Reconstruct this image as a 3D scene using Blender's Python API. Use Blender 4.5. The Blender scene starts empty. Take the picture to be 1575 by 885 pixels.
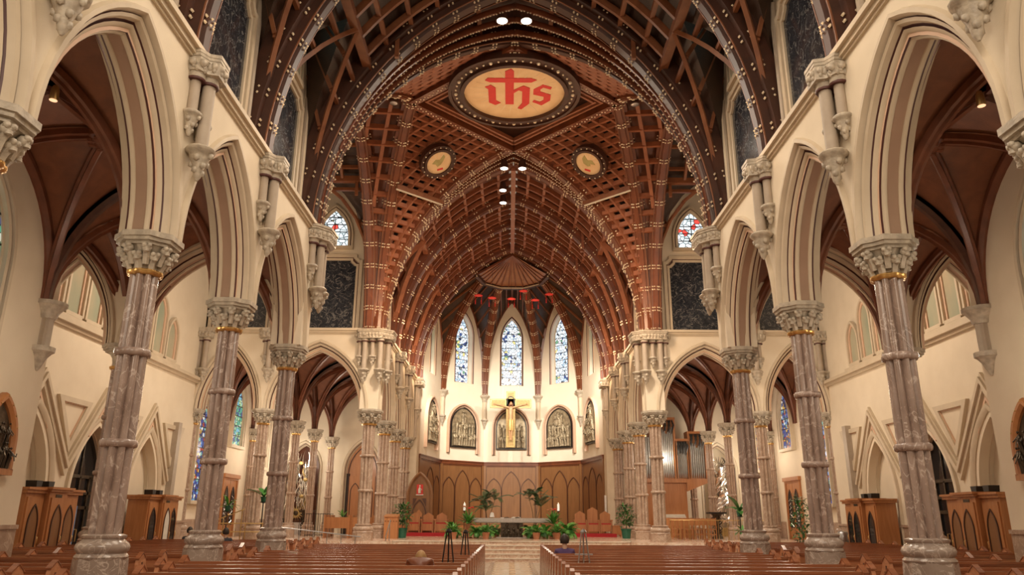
import bpy, math, random
from math import sin, cos, pi, acos, sqrt, atan2, radians
from mathutils import Vector, Matrix, Quaternion
random.seed(7)
scene = bpy.context.scene
COL = scene.collection

# ------------------------------------------------------------------ camera
cam_data = bpy.data.cameras.new('camera')
cam = bpy.data.objects.new('camera', cam_data)
COL.objects.link(cam)
cam_data.sensor_width = 36.0
cam_data.lens = 36.0 * 1160.85 / 1575.0
cam_data.clip_start = 0.05
cam_data.clip_end = 200
_r = Vector((0.99998263, -0.00338938, 0.00482266))
_u = Vector((-0.00560333, -0.29258972, 0.95622166))
_f = Vector((0.00182993, 0.95623207, 0.29260362))
m = Matrix((_r, _u, -_f)).transposed().to_4x4()
m.translation = Vector((-0.0995, 0.0, 1.65))
cam.matrix_world = m
scene.camera = cam

# ------------------------------------------------------------------ world, view
world = bpy.data.worlds.new('world')
scene.world = world
world.use_nodes = True
bg = world.node_tree.nodes['Background']
bg.inputs[0].default_value = (1.0, 0.80, 0.58, 1)
bg.inputs[1].default_value = 0.30
scene.view_settings.view_transform = 'Standard'
scene.view_settings.look = 'None'
scene.view_settings.exposure = 0.10
scene.view_settings.gamma = 1.0
scene.view_settings.use_curve_mapping = False

WARM = (1.0, 0.83, 0.64)
WHITE = (1.0, 0.90, 0.74)
def lamp(kind, loc, energy, color=WARM, size=0.3, target=None, spot=60, blend=0.6, sy=None):
    d = bpy.data.lights.new('lamp', kind)
    d.energy = energy
    d.color = color
    if kind == 'AREA':
        d.size = size
        if sy: d.shape = 'RECTANGLE'; d.size_y = sy
    else:
        d.shadow_soft_size = size
    if kind == 'SPOT':
        d.spot_size = radians(spot); d.spot_blend = blend
    o = bpy.data.objects.new('lamp', d)
    COL.objects.link(o)
    o.location = loc
    if target is not None:
        o.rotation_euler = (Vector(target) - Vector(loc)).to_track_quat('-Z', 'Y').to_euler()
    return o
# general light of the nave: added area fills behind the camera and overhead
lamp('AREA', (0, -3.0, 11.0), 1150, WARM, 9, (0, 14, 5), sy=6)
lamp('AREA', (0, 9.0, 13.5), 420, WARM, 5, (0, 9, 0), sy=4)
lamp('AREA', (0, 16.0, 14.0), 420, WARM, 5, (0, 16.5, 0), sy=4)
lamp('AREA', (0, 25.4, 15.6), 850, WHITE, 3.5, (0, 26, 0))
for s in (-1, 1):
    # added point lights above the wall caps, brightening the timber roof
    for y, e in ((11.6, 12), (15.4, 16), (22.0, 120), (29.5, 190), (36.0, 140), (39.5, 120), (42.5, 105)):
        lamp('POINT', (s * 4.7, y, 9.9), e, (1.0, 0.66, 0.38), 0.25)
    # floods behind the chancel arch, turned on the apse wall
    lamp('SPOT', (s * 3.6, 35.0, 13.0), 3300, (1.0, 0.93, 0.80), 0.2, (s * 1.2, 51, 7.4), 52, 0.8)
    lamp('SPOT', (s * 4.4, 41.5, 10.5), 2000, (1.0, 0.93, 0.80), 0.2, (s * 2.6, 50, 7.0), 75, 0.8)
    # spots on the chancel piers
    lamp('SPOT', (s * 6.5, 25.5, 13.0), 1700 if s < 0 else 700, WHITE, 0.15, (s * 10.6, 32.0, 3.2), 24, 0.8)
    lamp('POINT', (s * 11.7, 42.6, 4.6), 90, WHITE, 0.15)  # added fill that brightens the chapel sculptures
    lamp('SPOT', (s * 2.0, 25.0, 15.8), 2600, WHITE, 0.15, (s * 6.0, 32.0, 4.0), 30, 0.8)
    # added point fills in the side aisles, transept and chapels
    for x, y, z, e in ((8.0, 9.6, 4.6, 60), (8.0, 13.5, 4.6, 65), (9.6, 24.0, 9.0, 330), (10.0, 28.5, 6.0, 120),
                       (8.2, 34.0, 4.8, 75), (8.2, 37.8, 4.8, 75), (8.2, 41.5, 4.8, 75), (11.9, 34.5, 4.8, 75),
                       (11.9, 38.0, 4.8, 75), (11.9, 41.3, 5.0, 110), (11.5, 17.8, 5.0, 35)):
        lamp('POINT', (s * x, y, z), e, WARM, 0.3)
for x, y in ((-0.42, 21.2), (0.36, 21.2)):
    lamp('SPOT', (x, y, 16.5), 900, WHITE, 0.1, (x * 3, 33, 0), 60)
lamp('POINT', (0, 25.4, 13.6), 90, (1, 0.62, 0.36), 0.5)
lamp('POINT', (0, 44.5, 12.2), 130, (1, 0.62, 0.36), 0.4)

# ------------------------------------------------------------------ materials
def _new(name):
    mt = bpy.data.materials.new(name)
    mt.use_nodes = True
    nt = mt.node_tree
    b = nt.nodes['Principled BSDF']
    return mt, nt, b
def _coords(nt, stretch=(1, 1, 1), rnd=False):
    tc = nt.nodes.new('ShaderNodeTexCoord')
    mp = nt.nodes.new('ShaderNodeMapping')
    mp.inputs['Scale'].default_value = stretch
    nt.links.new(tc.outputs['Object'], mp.inputs['Vector'])
    if rnd:
        oi = nt.nodes.new('ShaderNodeObjectInfo')
        mul = nt.nodes.new('ShaderNodeMath'); mul.operation = 'MULTIPLY'; mul.inputs[1].default_value = 37.0
        nt.links.new(oi.outputs['Random'], mul.inputs[0])
        nt.links.new(mul.outputs[0], mp.inputs['Location'])
    return mp.outputs[0]
def _ramp(nt, fac, stops):
    r = nt.nodes.new('ShaderNodeValToRGB')
    el = r.color_ramp.elements
    while len(el) < len(stops): el.new(0.5)
    for e, (p, c) in zip(el, stops):
        e.position = p; e.color = (*c, 1)
    nt.links.new(fac, r.inputs[0])
    return r.outputs[0]
def M(name, c1, c2=None, scale=4, rough=0.6, metal=0.0, bump=0.0, stretch=(1, 1, 1), coat=0.0, bscale=None, rnd=False, detail=4):
    mt, nt, b = _new(name)
    b.inputs['Roughness'].default_value = rough
    b.inputs['Metallic'].default_value = metal
    b.inputs['Coat Weight'].default_value = coat
    b.inputs['Coat Roughness'].default_value = 0.25
    c2 = c2 or tuple(x * 0.82 for x in c1)
    v = _coords(nt, stretch, rnd)
    n = nt.nodes.new('ShaderNodeTexNoise')
    n.inputs['Scale'].default_value = scale
    n.inputs['Detail'].default_value = detail
    nt.links.new(v, n.inputs['Vector'])
    nt.links.new(_ramp(nt, n.outputs['Fac'], [(0.3, c2), (0.7, c1)]), b.inputs['Base Color'])
    if bump:
        n2 = n
        if bscale:
            n2 = nt.nodes.new('ShaderNodeTexNoise'); n2.inputs['Scale'].default_value = bscale
            nt.links.new(v, n2.inputs['Vector'])
        bp = nt.nodes.new('ShaderNodeBump')
        bp.inputs['Strength'].default_value = bump
        bp.inputs['Distance'].default_value = 0.02
        nt.links.new(n2.outputs['Fac'], bp.inputs['Height'])
        nt.links.new(bp.outputs[0], b.inputs['Normal'])
    return mt
def marble(name, base1, base2, vein, scale=2.0, width=0.05, rough=0.22, vein2=None, stretch=(1, 1, 1)):
    mt, nt, b = _new(name)
    b.inputs['Roughness'].default_value = rough
    v = _coords(nt, stretch, True)
    n = nt.nodes.new('ShaderNodeTexNoise'); n.inputs['Scale'].default_value = scale * 1.6; n.inputs['Detail'].default_value = 6
    nt.links.new(v, n.inputs['Vector'])
    base = _ramp(nt, n.outputs['Fac'], [(0.3, base1), (0.7, base2)])
    cur = base
    for sc, wd, col in ((scale, width, vein), (scale * 2.3, width * 0.7, vein2 or vein)):
        n2 = nt.nodes.new('ShaderNodeTexNoise'); n2.inputs['Scale'].default_value = sc; n2.inputs['Detail'].default_value = 7
        n2.inputs['Distortion'].default_value = 1.2
        nt.links.new(v, n2.inputs['Vector'])
        s1 = nt.nodes.new('ShaderNodeMath'); s1.operation = 'SUBTRACT'; s1.inputs[1].default_value = 0.5
        nt.links.new(n2.outputs['Fac'], s1.inputs[0])
        s2 = nt.nodes.new('ShaderNodeMath'); s2.operation = 'ABSOLUTE'
        nt.links.new(s1.outputs[0], s2.inputs[0])
        mask = _ramp(nt, s2.outputs[0], [(0.0, (1, 1, 1)), (wd, (0, 0, 0))])
        mx = nt.nodes.new('ShaderNodeMix'); mx.data_type = 'RGBA'
        nt.links.new(mask, mx.inputs[0]); nt.links.new(cur, mx.inputs[6]); mx.inputs[7].default_value = (*col, 1)
        cur = mx.outputs[2]
    nt.links.new(cur, b.inputs['Base Color'])
    return mt
def wood(name, c1, c2, rough=0.4, scale=3.0, stretch=(1, 1, 1), coat=0.2, boards=None):
    mt, nt, b = _new(name)
    b.inputs['Roughness'].default_value = rough
    b.inputs['Coat Weight'].default_value = coat
    b.inputs['Coat Roughness'].default_value = 0.2
    v = _coords(nt, stretch, True)
    n = nt.nodes.new('ShaderNodeTexNoise'); n.inputs['Scale'].default_value = scale; n.inputs['Detail'].default_value = 8
    n.inputs['Distortion'].default_value = 0.6
    nt.links.new(v, n.inputs['Vector'])
    nt.links.new(_ramp(nt, n.outputs['Fac'], [(0.28, c2), (0.72, c1)]), b.inputs['Base Color'])
    if boards:
        w = nt.nodes.new('ShaderNodeTexWave'); w.wave_type = 'BANDS'; w.bands_direction = boards[0]
        w.wave_profile = 'SAW'; w.inputs['Scale'].default_value = boards[1]
        tc = nt.nodes.new('ShaderNodeTexCoord'); nt.links.new(tc.outputs['Object'], w.inputs['Vector'])
        bp = nt.nodes.new('ShaderNodeBump'); bp.inputs['Strength'].default_value = 0.6; bp.inputs['Distance'].default_value = 0.03
        nt.links.new(w.outputs['Fac'], bp.inputs['Height']); nt.links.new(bp.outputs[0], b.inputs['Normal'])
    return mt
def glow(name, color, strength):
    mt, nt, b = _new(name)
    b.inputs['Base Color'].default_value = (*color, 1)
    b.inputs['Emission Color'].default_value = (*color, 1)
    b.inputs['Emission Strength'].default_value = strength
    return mt
def stained(name, stops, scale, strength, stretch=(1, 1, 1)):
    mt, nt, b = _new(name)
    v = _coords(nt, stretch)
    vo = nt.nodes.new('ShaderNodeTexVoronoi'); vo.inputs['Scale'].default_value = scale
    nt.links.new(v, vo.inputs['Vector'])
    sep = nt.nodes.new('ShaderNodeSeparateColor'); nt.links.new(vo.outputs['Color'], sep.inputs[0])
    r = nt.nodes.new('ShaderNodeValToRGB'); r.color_ramp.interpolation = 'CONSTANT'
    el = r.color_ramp.elements
    while len(el) < len(stops): el.new(0.5)
    for e, (p, c) in zip(el, stops): e.position = p; e.color = (*c, 1)
    nt.links.new(sep.outputs[0], r.inputs[0])
    ve = nt.nodes.new('ShaderNodeTexVoronoi'); ve.feature = 'DISTANCE_TO_EDGE'; ve.inputs['Scale'].default_value = scale
    nt.links.new(v, ve.inputs['Vector'])
    edge = _ramp(nt, ve.outputs['Distance'], [(0.03, (0.01, 0.01, 0.012)), (0.09, (1, 1, 1))])
    mx = nt.nodes.new('ShaderNodeMix'); mx.data_type = 'RGBA'; mx.blend_type = 'MULTIPLY'; mx.inputs[0].default_value = 1
    nt.links.new(r.outputs[0], mx.inputs[6]); nt.links.new(edge, mx.inputs[7])
    b.inputs['Base Color'].default_value = (0.02, 0.02, 0.025, 1)
    b.inputs['Roughness'].default_value = 0.2
    nt.links.new(mx.outputs[2], b.inputs['Emission Color'])
    b.inputs['Emission Strength'].default_value = strength
    return mt

MT = {}
MT['plaster'] = M('cream plaster', (0.76, 0.665, 0.52), (0.71, 0.615, 0.475), 1.5, 0.85, bump=0.08, bscale=40)
MT['apse'] = M('pale apse plaster', (0.84, 0.76, 0.62), (0.80, 0.71, 0.57), 1.5, 0.85)
MT['trim'] = M('cream painted moulding', (0.62, 0.52, 0.385), (0.55, 0.455, 0.33), 2.5, 0.6)
MT['tan'] = M('tan painted moulding', (0.68, 0.46, 0.325), (0.62, 0.415, 0.29), 2, 0.6)
MT['maroon'] = M('dark maroon painted groove', (0.085, 0.022, 0.018), None, 3, 0.5)
MT['greige'] = M('grey beige stone shaft', (0.44, 0.365, 0.285), (0.38, 0.31, 0.24), 4, 0.55)
MT['capstone'] = M('carved grey cream stone', (0.54, 0.47, 0.37), (0.33, 0.28, 0.22), 9, 0.5, bump=0.4, bscale=25)
MT['gilt'] = M('gilded ring', (0.75, 0.48, 0.18), (0.55, 0.33, 0.12), 8, 0.3, 0.85)
MT['column'] = marble('brown pink column marble', (0.245, 0.172, 0.140), (0.365, 0.272, 0.228), (0.56, 0.46, 0.40), 2.2, 0.018, 0.24, (0.42, 0.31, 0.26), (1, 1, 0.6))
MT['plinth'] = marble('grey brown plinth marble', (0.26, 0.20, 0.165), (0.36, 0.29, 0.245), (0.54, 0.46, 0.40), 1.9, 0.018, 0.18)
MT['pinkcol'] = marble('pink column marble', (0.32, 0.215, 0.155), (0.43, 0.305, 0.225), (0.54, 0.42, 0.33), 2.4, 0.02, 0.3)
MT['step'] = marble('rose tan step marble', (0.52, 0.33, 0.24), (0.66, 0.47, 0.35), (0.75, 0.62, 0.50), 1.6, 0.05, 0.18)
MT['darkmarble'] = marble('black veined marble', (0.012, 0.015, 0.022), (0.028, 0.032, 0.040), (0.20, 0.195, 0.19), 2.6, 0.018, 0.12, (0.10, 0.10, 0.11))
MT['floor'] = marble('nave floor stone', (0.33, 0.26, 0.20), (0.42, 0.34, 0.27), (0.46, 0.38, 0.30), 0.8, 0.04, 0.25)
MT['tile1'] = marble('light floor tile', (0.55, 0.47, 0.38), (0.64, 0.56, 0.46), (0.66, 0.60, 0.50), 1.5, 0.04, 0.18)
MT['tile2'] = marble('ochre floor tile', (0.50, 0.33, 0.19), (0.58, 0.40, 0.24), (0.6, 0.45, 0.30), 1.5, 0.04, 0.18)
MT['tile3'] = marble('brown floor tile', (0.27, 0.19, 0.14), (0.34, 0.25, 0.19), (0.38, 0.3, 0.24), 1.5, 0.04, 0.2)
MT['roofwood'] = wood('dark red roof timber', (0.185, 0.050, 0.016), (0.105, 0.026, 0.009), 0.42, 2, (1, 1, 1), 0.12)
MT['roofdark'] = wood('very dark roof timber', (0.066, 0.020, 0.009), (0.034, 0.011, 0.005), 0.5, 2, (1, 1, 1), 0.0)  # darker copy of the roof timber, nave roof shade carried in its colour
MT['cofferback'] = M('shade dark coffer boarding', (0.022, 0.009, 0.006), None, 3, 0.8)  # shade of the deep coffers put into the boarding colour
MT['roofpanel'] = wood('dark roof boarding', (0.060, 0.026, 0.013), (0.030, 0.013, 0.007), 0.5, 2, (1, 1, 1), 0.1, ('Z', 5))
MT['roofbeam'] = wood('brown roof beam', (0.235, 0.085, 0.032), (0.14, 0.045, 0.017), 0.5, 2, coat=0.0)
MT['coffer'] = wood('red coffer bar', (0.31, 0.105, 0.046), (0.20, 0.062, 0.027), 0.5, 3, coat=0.0)
MT['apexpanel'] = wood('tan ceiling panel', (0.30, 0.13, 0.06), (0.22, 0.09, 0.04), 0.5, 3)
MT['web'] = wood('aisle vault boarding', (0.25, 0.088, 0.036), (0.17, 0.056, 0.024), 0.5, 3, (1, 1, 1), 0.05, ('Y', 6))
MT['rib'] = wood('aisle vault rib', (0.19, 0.060, 0.027), (0.11, 0.032, 0.014), 0.35, 3)
MT['pew'] = wood('red brown oak pew', (0.62, 0.285, 0.145), (0.44, 0.18, 0.085), 0.28, 2.2, (0.5, 6, 6), 0.4)
MT['pewdark'] = wood('darker oak pew rail', (0.33, 0.125, 0.056), (0.20, 0.07, 0.032), 0.25, 2.2, (0.5, 6, 6), 0.4)
MT['panel'] = wood('tan oak panelling', (0.25, 0.115, 0.042), (0.185, 0.080, 0.028), 0.45, 1.6, (5, 5, 0.5), 0.15)
MT['panelline'] = wood('dark panel moulding', (0.10, 0.035, 0.015), (0.06, 0.02, 0.01), 0.4, 3)
MT['oak'] = wood('orange oak joinery', (0.46, 0.20, 0.075), (0.35, 0.135, 0.045), 0.38, 2, (5, 5, 0.5), 0.25)
MT['bronze'] = M('grey gold bronze relief', (0.42, 0.34, 0.22), (0.20, 0.155, 0.10), 5, 0.42, 0.35, bump=0.5, bscale=18)
MT['darkbronze'] = M('dark bronze', (0.10, 0.075, 0.05), (0.05, 0.035, 0.022), 6, 0.35, 0.7, bump=0.4, bscale=20)
MT['gold'] = M('gilded wood', (0.42, 0.29, 0.11), (0.30, 0.19, 0.065), 9, 0.45, 0.3)
MT['bead'] = M('sparkle pale gilt bead', (0.98, 0.84, 0.62), None, 3, 0.38, 0.35)  # pale base colour stands in for the sparkle on the gilt
MT['silver'] = M('polished silver', (0.85, 0.84, 0.82), (0.70, 0.68, 0.66), 6, 0.18, 1.0)
MT['iron'] = M('black iron', (0.03, 0.028, 0.027), None, 5, 0.4, 0.6)
MT['steel'] = M('grey steel', (0.45, 0.45, 0.46), None, 5, 0.3, 0.9)
MT['brass'] = M('brass', (0.70, 0.50, 0.22), None, 5, 0.3, 0.9)
MT['darkglass'] = M('dark door glass', (0.012, 0.013, 0.016), None, 3, 0.08)
MT['void'] = M('dark vestibule', (0.02, 0.016, 0.014), None, 2, 0.8)  # near-black colour stands for the unlit depth behind the doorway
MT['black'] = M('black frame', (0.015, 0.013, 0.012), None, 3, 0.4)
MT['altar'] = M('grey altar stone', (0.50, 0.45, 0.42), (0.38, 0.34, 0.31), 12, 0.4)
MT['red'] = M('crimson carpet', (0.42, 0.022, 0.028), (0.33, 0.015, 0.02), 20, 0.9)
MT['redfelt'] = M('scarlet felt', (0.72, 0.035, 0.025), None, 10, 0.8)
MT['letter'] = M('red letter paint', (0.66, 0.042, 0.036), (0.60, 0.035, 0.03), 6, 0.6)
MT['disc'] = M('painted cream disc', (0.82, 0.60, 0.34), (0.72, 0.48, 0.25), 1.8, 0.6)
MT['disc2'] = M('painted disc rays', (0.86, 0.68, 0.43), None, 2, 0.6)
MT['olive'] = M('olive painted bird', (0.46, 0.40, 0.16), (0.36, 0.30, 0.11), 4, 0.6)
MT['leaf'] = M('green leaf', (0.075, 0.25, 0.05), (0.03, 0.12, 0.026), 5, 0.4, rnd=True)
MT['leaf2'] = M('fresh fern leaf', (0.15, 0.40, 0.08), (0.07, 0.23, 0.042), 5, 0.4, rnd=True)
MT['leafdark'] = M('dark palm leaf', (0.04, 0.12, 0.038), (0.018, 0.06, 0.02), 5, 0.4, rnd=True)
MT['stem'] = M('brown stem', (0.16, 0.10, 0.05), None, 8, 0.7)
MT['terracotta'] = M('terracotta', (0.48, 0.20, 0.10), None, 6, 0.8)
MT['greenpot'] = M('green glazed pot', (0.02, 0.12, 0.07), None, 6, 0.25)
MT['wax'] = glow('white candle wax', (0.95, 0.92, 0.84), 0.35)  # wax given a faint glow of its own to look bright
MT['flame'] = glow('candle flame', (1.0, 0.80, 0.5), 2)
MT['dimbulb'] = glow('dim lamp face', (1.0, 0.62, 0.36), 0.9)
MT['bulb'] = glow('lamp face', (1.0, 0.93, 0.80), 14)
MT['white'] = M('white cloth', (0.82, 0.81, 0.78), None, 5, 0.8)
MT['paper'] = M('open book paper', (0.72, 0.68, 0.60), None, 5, 0.8)
MT['skin'] = M('skin', (0.58, 0.36, 0.25), None, 6, 0.55)
MT['hairdark'] = M('dark brown hair', (0.03, 0.02, 0.014), None, 30, 0.5)
MT['hairblond'] = M('sandy hair', (0.42, 0.25, 0.10), (0.32, 0.18, 0.07), 30, 0.55)
MT['purple'] = M('purple jacket', (0.085, 0.045, 0.13), None, 12, 0.85)
MT['navy'] = M('dark grey jacket', (0.035, 0.038, 0.05), None, 12, 0.85)
MT['corpus'] = M('painted carved wood body', (0.62, 0.36, 0.19), (0.48, 0.25, 0.12), 8, 0.45)
MT['loin'] = M('gilded loincloth', (0.66, 0.42, 0.16), (0.5, 0.3, 0.1), 8, 0.4, 0.4)
MT['blue'] = M('blue poster print', (0.05, 0.14, 0.42), (0.30, 0.48, 0.70), 3, 0.5)
MT['pipe'] = M('tin organ pipe', (0.40, 0.40, 0.38), None, 5, 0.5, 0.5)
MT['tealglass'] = stained('teal clerestory glass', [(0, (0.16, 0.42, 0.38)), (0.4, (0.30, 0.60, 0.50)), (0.7, (0.10, 0.30, 0.34)), (0.9, (0.5, 0.62, 0.42))], 2.5, 0.7)
MT['apseglass'] = stained('pale blue stained glass', [(0, (0.80, 0.91, 1.0)), (0.30, (0.97, 0.99, 1.0)), (0.74, (0.55, 0.74, 0.95)), (0.88, (0.05, 0.09, 0.25)), (0.93, (0.85, 0.7, 0.25)), (0.97, (0.15, 0.35, 0.20))], 5.5, 1.25)
MT['redglass'] = stained('white and red stained glass', [(0, (0.80, 0.93, 0.95)), (0.60, (0.95, 0.98, 1.0)), (0.84, (0.85, 0.08, 0.06)), (0.92, (0.06, 0.10, 0.35)), (0.97, (0.8, 0.6, 0.2))], 4.5, 1.2)
MT['deepglass'] = stained('deep blue and red stained glass', [(0, (0.03, 0.07, 0.30)), (0.30, (0.16, 0.36, 0.75)), (0.48, (0.55, 0.06, 0.04)), (0.62, (0.75, 0.45, 0.10)), (0.72, (0.02, 0.03, 0.08)), (0.86, (0.25, 0.55, 0.45)), (0.94, (0.85, 0.85, 0.75))], 7, 0.85)
MT['greenglass'] = stained('green and blue stained glass', [(0, (0.10, 0.45, 0.30)), (0.35, (0.20, 0.55, 0.70)), (0.55, (0.55, 0.75, 0.40)), (0.70, (0.05, 0.10, 0.30)), (0.88, (0.85, 0.9, 0.8))], 6, 0.9)
MT['milkglass'] = M('tinted panel glass', (0.52, 0.43, 0.30), (0.30, 0.36, 0.27), 1.1, 0.25, stretch=(1, 1, 0.4))
MT['lead'] = M('lead came', (0.03, 0.03, 0.032), None, 5, 0.5)

# ------------------------------------------------------------------ mesh tools
class MB:
    def __init__(self):
        self.v, self.f, self.m = [], [], []
    def add(self, vs, fs, mi=0):
        b = len(self.v)
        self.v.extend([tuple(p) for p in vs])
        for i, f in enumerate(fs):
            self.f.append(tuple(b + k for k in f))
            self.m.append(mi[i] if isinstance(mi, (list, tuple)) else mi)
        return self
    def grid(self, rows, mi=0, closed_u=False, closed_v=False, row_mi=None):
        nr, nc = len(rows), len(rows[0])
        vs = [p for r in rows for p in r]
        fs, ms = [], []
        for i in range(nr if closed_v else nr - 1):
            for j in range(nc if closed_u else nc - 1):
                i2, j2 = (i + 1) % nr, (j + 1) % nc
                fs.append((i * nc + j, i * nc + j2, i2 * nc + j2, i2 * nc + j))
                ms.append(row_mi[i] if row_mi else mi)
        return self.add(vs, fs, ms)
    def box(self, x0, x1, y0, y1, z0, z1, mi=0, F=None):
        vs = [(x0, y0, z0), (x1, y0, z0), (x1, y1, z0), (x0, y1, z0), (x0, y0, z1), (x1, y0, z1), (x1, y1, z1), (x0, y1, z1)]
        if F: vs = [F(*p) for p in vs]
        return self.add(vs, [(0, 3, 2, 1), (4, 5, 6, 7), (0, 1, 5, 4), (1, 2, 6, 5), (2, 3, 7, 6), (3, 0, 4, 7)], mi)
    def prism(self, poly, F, w0, w1, mi=0):
        n = len(poly)
        vs = [F(u, v, w0) for u, v in poly] + [F(u, v, w1) for u, v in poly]
        fs = [tuple(range(n - 1, -1, -1)), tuple(range(n, 2 * n))]
        fs += [(i, (i + 1) % n, n + (i + 1) % n, n + i) for i in range(n)]
        return self.add(vs, fs, mi)
    def lathe(self, prof, n=16, c=(0, 0, 0), lobes=0, amp=0.0, mi=0, seg_mi=None, cap=True, phase=0.0):
        rows = []
        for r, z in prof:
            row = []
            for k in range(n):
                th = 2 * pi * k / n + phase
                rr = r - (amp * (1 - abs(cos(lobes * th / 2))) if lobes else 0)
                row.append((c[0] + rr * cos(th), c[1] + rr * sin(th), c[2] + z))
            rows.append(row)
        self.grid(rows, mi, closed_u=True, row_mi=seg_mi)
        if cap:
            self.add(rows[0], [tuple(range(n - 1, -1, -1))], seg_mi[0] if seg_mi else mi)
            self.add(rows[-1], [tuple(range(n))], seg_mi[-1] if seg_mi else mi)
        return self
    def tube(self, pts, r, n=6, mi=0, cap=True):
        pts = [Vector(p) for p in pts]
        rows = []
        up = None
        for i, p in enumerate(pts):
            t = (pts[min(i + 1, len(pts) - 1)] - pts[max(i - 1, 0)])
            if t.length < 1e-9: t = Vector((0, 0, 1))
            t.normalize()
            if up is None:
                up = Vector((0, 0, 1)) if abs(t.z) < 0.9 else Vector((1, 0, 0))
            sdir = t.cross(up)
            if sdir.length < 1e-6: sdir = t.orthogonal()
            sdir.normalize(); up = sdir.cross(t)
            rr = r[i] if isinstance(r, (list, tuple)) else r
            rows.append([tuple(p + (sdir * cos(2 * pi * k / n) + up * sin(2 * pi * k / n)) * rr) for k in range(n)])
        self.grid(rows, mi, closed_u=True)
        if cap:
            self.add(rows[0], [tuple(range(n))], mi)
            self.add(rows[-1], [tuple(range(n - 1, -1, -1))], mi)
        return self
    def ball(self, c, r, nu=8, nv=5, mi=0, rot=None):
        if not isinstance(r, (list, tuple)): r = (r, r, r)
        rows = []
        for i in range(nv + 1):
            ph = -pi / 2 + pi * i / nv
            row = []
            for k in range(nu):
                th = 2 * pi * k / nu
                p = Vector((r[0] * cos(ph) * cos(th), r[1] * cos(ph) * sin(th), r[2] * sin(ph)))
                if rot: p = rot @ p
                row.append((c[0] + p.x, c[1] + p.y, c[2] + p.z))
            rows.append(row)
        return self.grid(rows, mi, closed_u=True)
    def octa(self, c, r, mi=0):
        x, y, z = c
        return self.add([(x + r, y, z), (x - r, y, z), (x, y + r, z), (x, y - r, z), (x, y, z + r), (x, y, z - r)],
                        [(0, 2, 4), (2, 1, 4), (1, 3, 4), (3, 0, 4), (2, 0, 5), (1, 2, 5), (3, 1, 5), (0, 3, 5)], mi)
    def bar(self, pts, S, w, d, mi=0, inner=None, steps=None):
        # rectangular (or stepped) timber along a polyline; S = side direction, hangs towards `inner`
        pts = [Vector(p) for p in pts]; S = Vector(S).normalized()
        prof = steps or [(-w / 2, 0), (-w / 2, d), (w / 2, d), (w / 2, 0)]
        rows = [[] for _ in prof]
        nrm = []
        for i, p in enumerate(pts):
            t = (pts[min(i + 1, len(pts) - 1)] - pts[max(i - 1, 0)]).normalized()
            n = S.cross(t).normalized()
            if i == 0 and inner is not None:
                sg = 1 if n.dot(Vector(inner)) > 0 else -1
            elif i == 0: sg = 1
            n = n * sg
            nrm.append(n)
            for k, (a, b) in enumerate(prof): rows[k].append(tuple(p + S * a + n * b))
        self.grid(rows, mi, closed_v=True)
        self.add([r[0] for r in rows], [tuple(range(len(prof)))], mi)
        self.add([r[-1] for r in rows], [tuple(range(len(prof) - 1, -1, -1))], mi)
        self.nrm = nrm
        return self
    def seg(self, a, b, w, d, mi=0):
        # straight square timber from a to b
        a, b = Vector(a), Vector(b)
        t = (b - a).normalized()
        up = Vector((0, 0, 1)) if abs(t.z) < 0.95 else Vector((0, 1, 0))
        s = t.cross(up).normalized(); n = s.cross(t)
        q = [s * w / 2 + n * d / 2, -s * w / 2 + n * d / 2, -s * w / 2 - n * d / 2, s * w / 2 - n * d / 2]
        return self.add([a + k for k in q] + [b + k for k in q], [(3, 2, 1, 0), (4, 5, 6, 7), (0, 1, 5, 4), (1, 2, 6, 5), (2, 3, 7, 6), (3, 0, 4, 7)], mi)
    def mesh(self, name, mats, smooth=35):
        me = bpy.data.meshes.new(name)
        me.from_pydata(self.v, [], self.f)
        if not isinstance(mats, (list, tuple)): mats = [mats]
        for k in mats: me.materials.append(MT[k])
        if len(mats) > 1: me.polygons.foreach_set('material_index', self.m)
        me.update()
        if smooth:
            me.polygons.foreach_set('use_smooth', [True] * len(me.polygons))
            me.set_sharp_from_angle(angle=radians(smooth))
        return me
    def build(self, name, mats, parent=None, kind=None, loc=None, smooth=35, label=None):
        return put(name, self.mesh(name, mats, smooth), parent, kind, loc, label=label)
def put(name, me, parent=None, kind=None, loc=None, rotz=None, label=None):
    o = bpy.data.objects.new(name, me)
    COL.objects.link(o)
    if parent is not None: o.parent = parent
    if kind: o['kind'] = kind
    if loc is not None: o.location = loc
    if rotz is not None: o.rotation_euler = (0, 0, rotz)
    if label: o['label'] = label
    return o
def empty(name, loc=(0, 0, 0), rotz=0.0, parent=None, kind=None):
    o = bpy.data.objects.new(name, None)
    COL.objects.link(o)
    o.location = loc; o.rotation_euler = (0, 0, rotz)
    o.empty_display_size = 0.1
    if parent is not None: o.parent = parent
    if kind: o['kind'] = kind
    return o
def tag(o, label, cat, group=None):
    o['label'] = label; o['category'] = cat
    if group: o['group'] = group
    return o
def thing(name, label, cat, loc=(0, 0, 0), rotz=0.0, group=None):
    return tag(empty(name, loc, rotz), label, cat, group)
KIDS = {}
def dup(root, loc, rotz, label, group=None):
    r = root.copy(); COL.objects.link(r)
    r.location = loc; r.rotation_euler = (0, 0, rotz)
    r['label'] = label
    if group: r['group'] = group
    def rec(o, n):
        if o.name not in KIDS: KIDS[o.name] = list(o.children)
        for ch in KIDS[o.name]:
            c = ch.copy(); COL.objects.link(c); c.parent = n
            rec(ch, c)
    rec(root, r)
    return r
def fr(o, U, V, W):
    o, U, V, W = Vector(o), Vector(U), Vector(V), Vector(W)
    return lambda u, v, w: tuple(o + U * u + V * v + W * w)
def side_frame(s, x):     # on a wall along the nave, w points to the middle of the church
    return fr((s * x, 0, 0), (0, 1, 0), (0, 0, 1), (-s, 0, 0))
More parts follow.
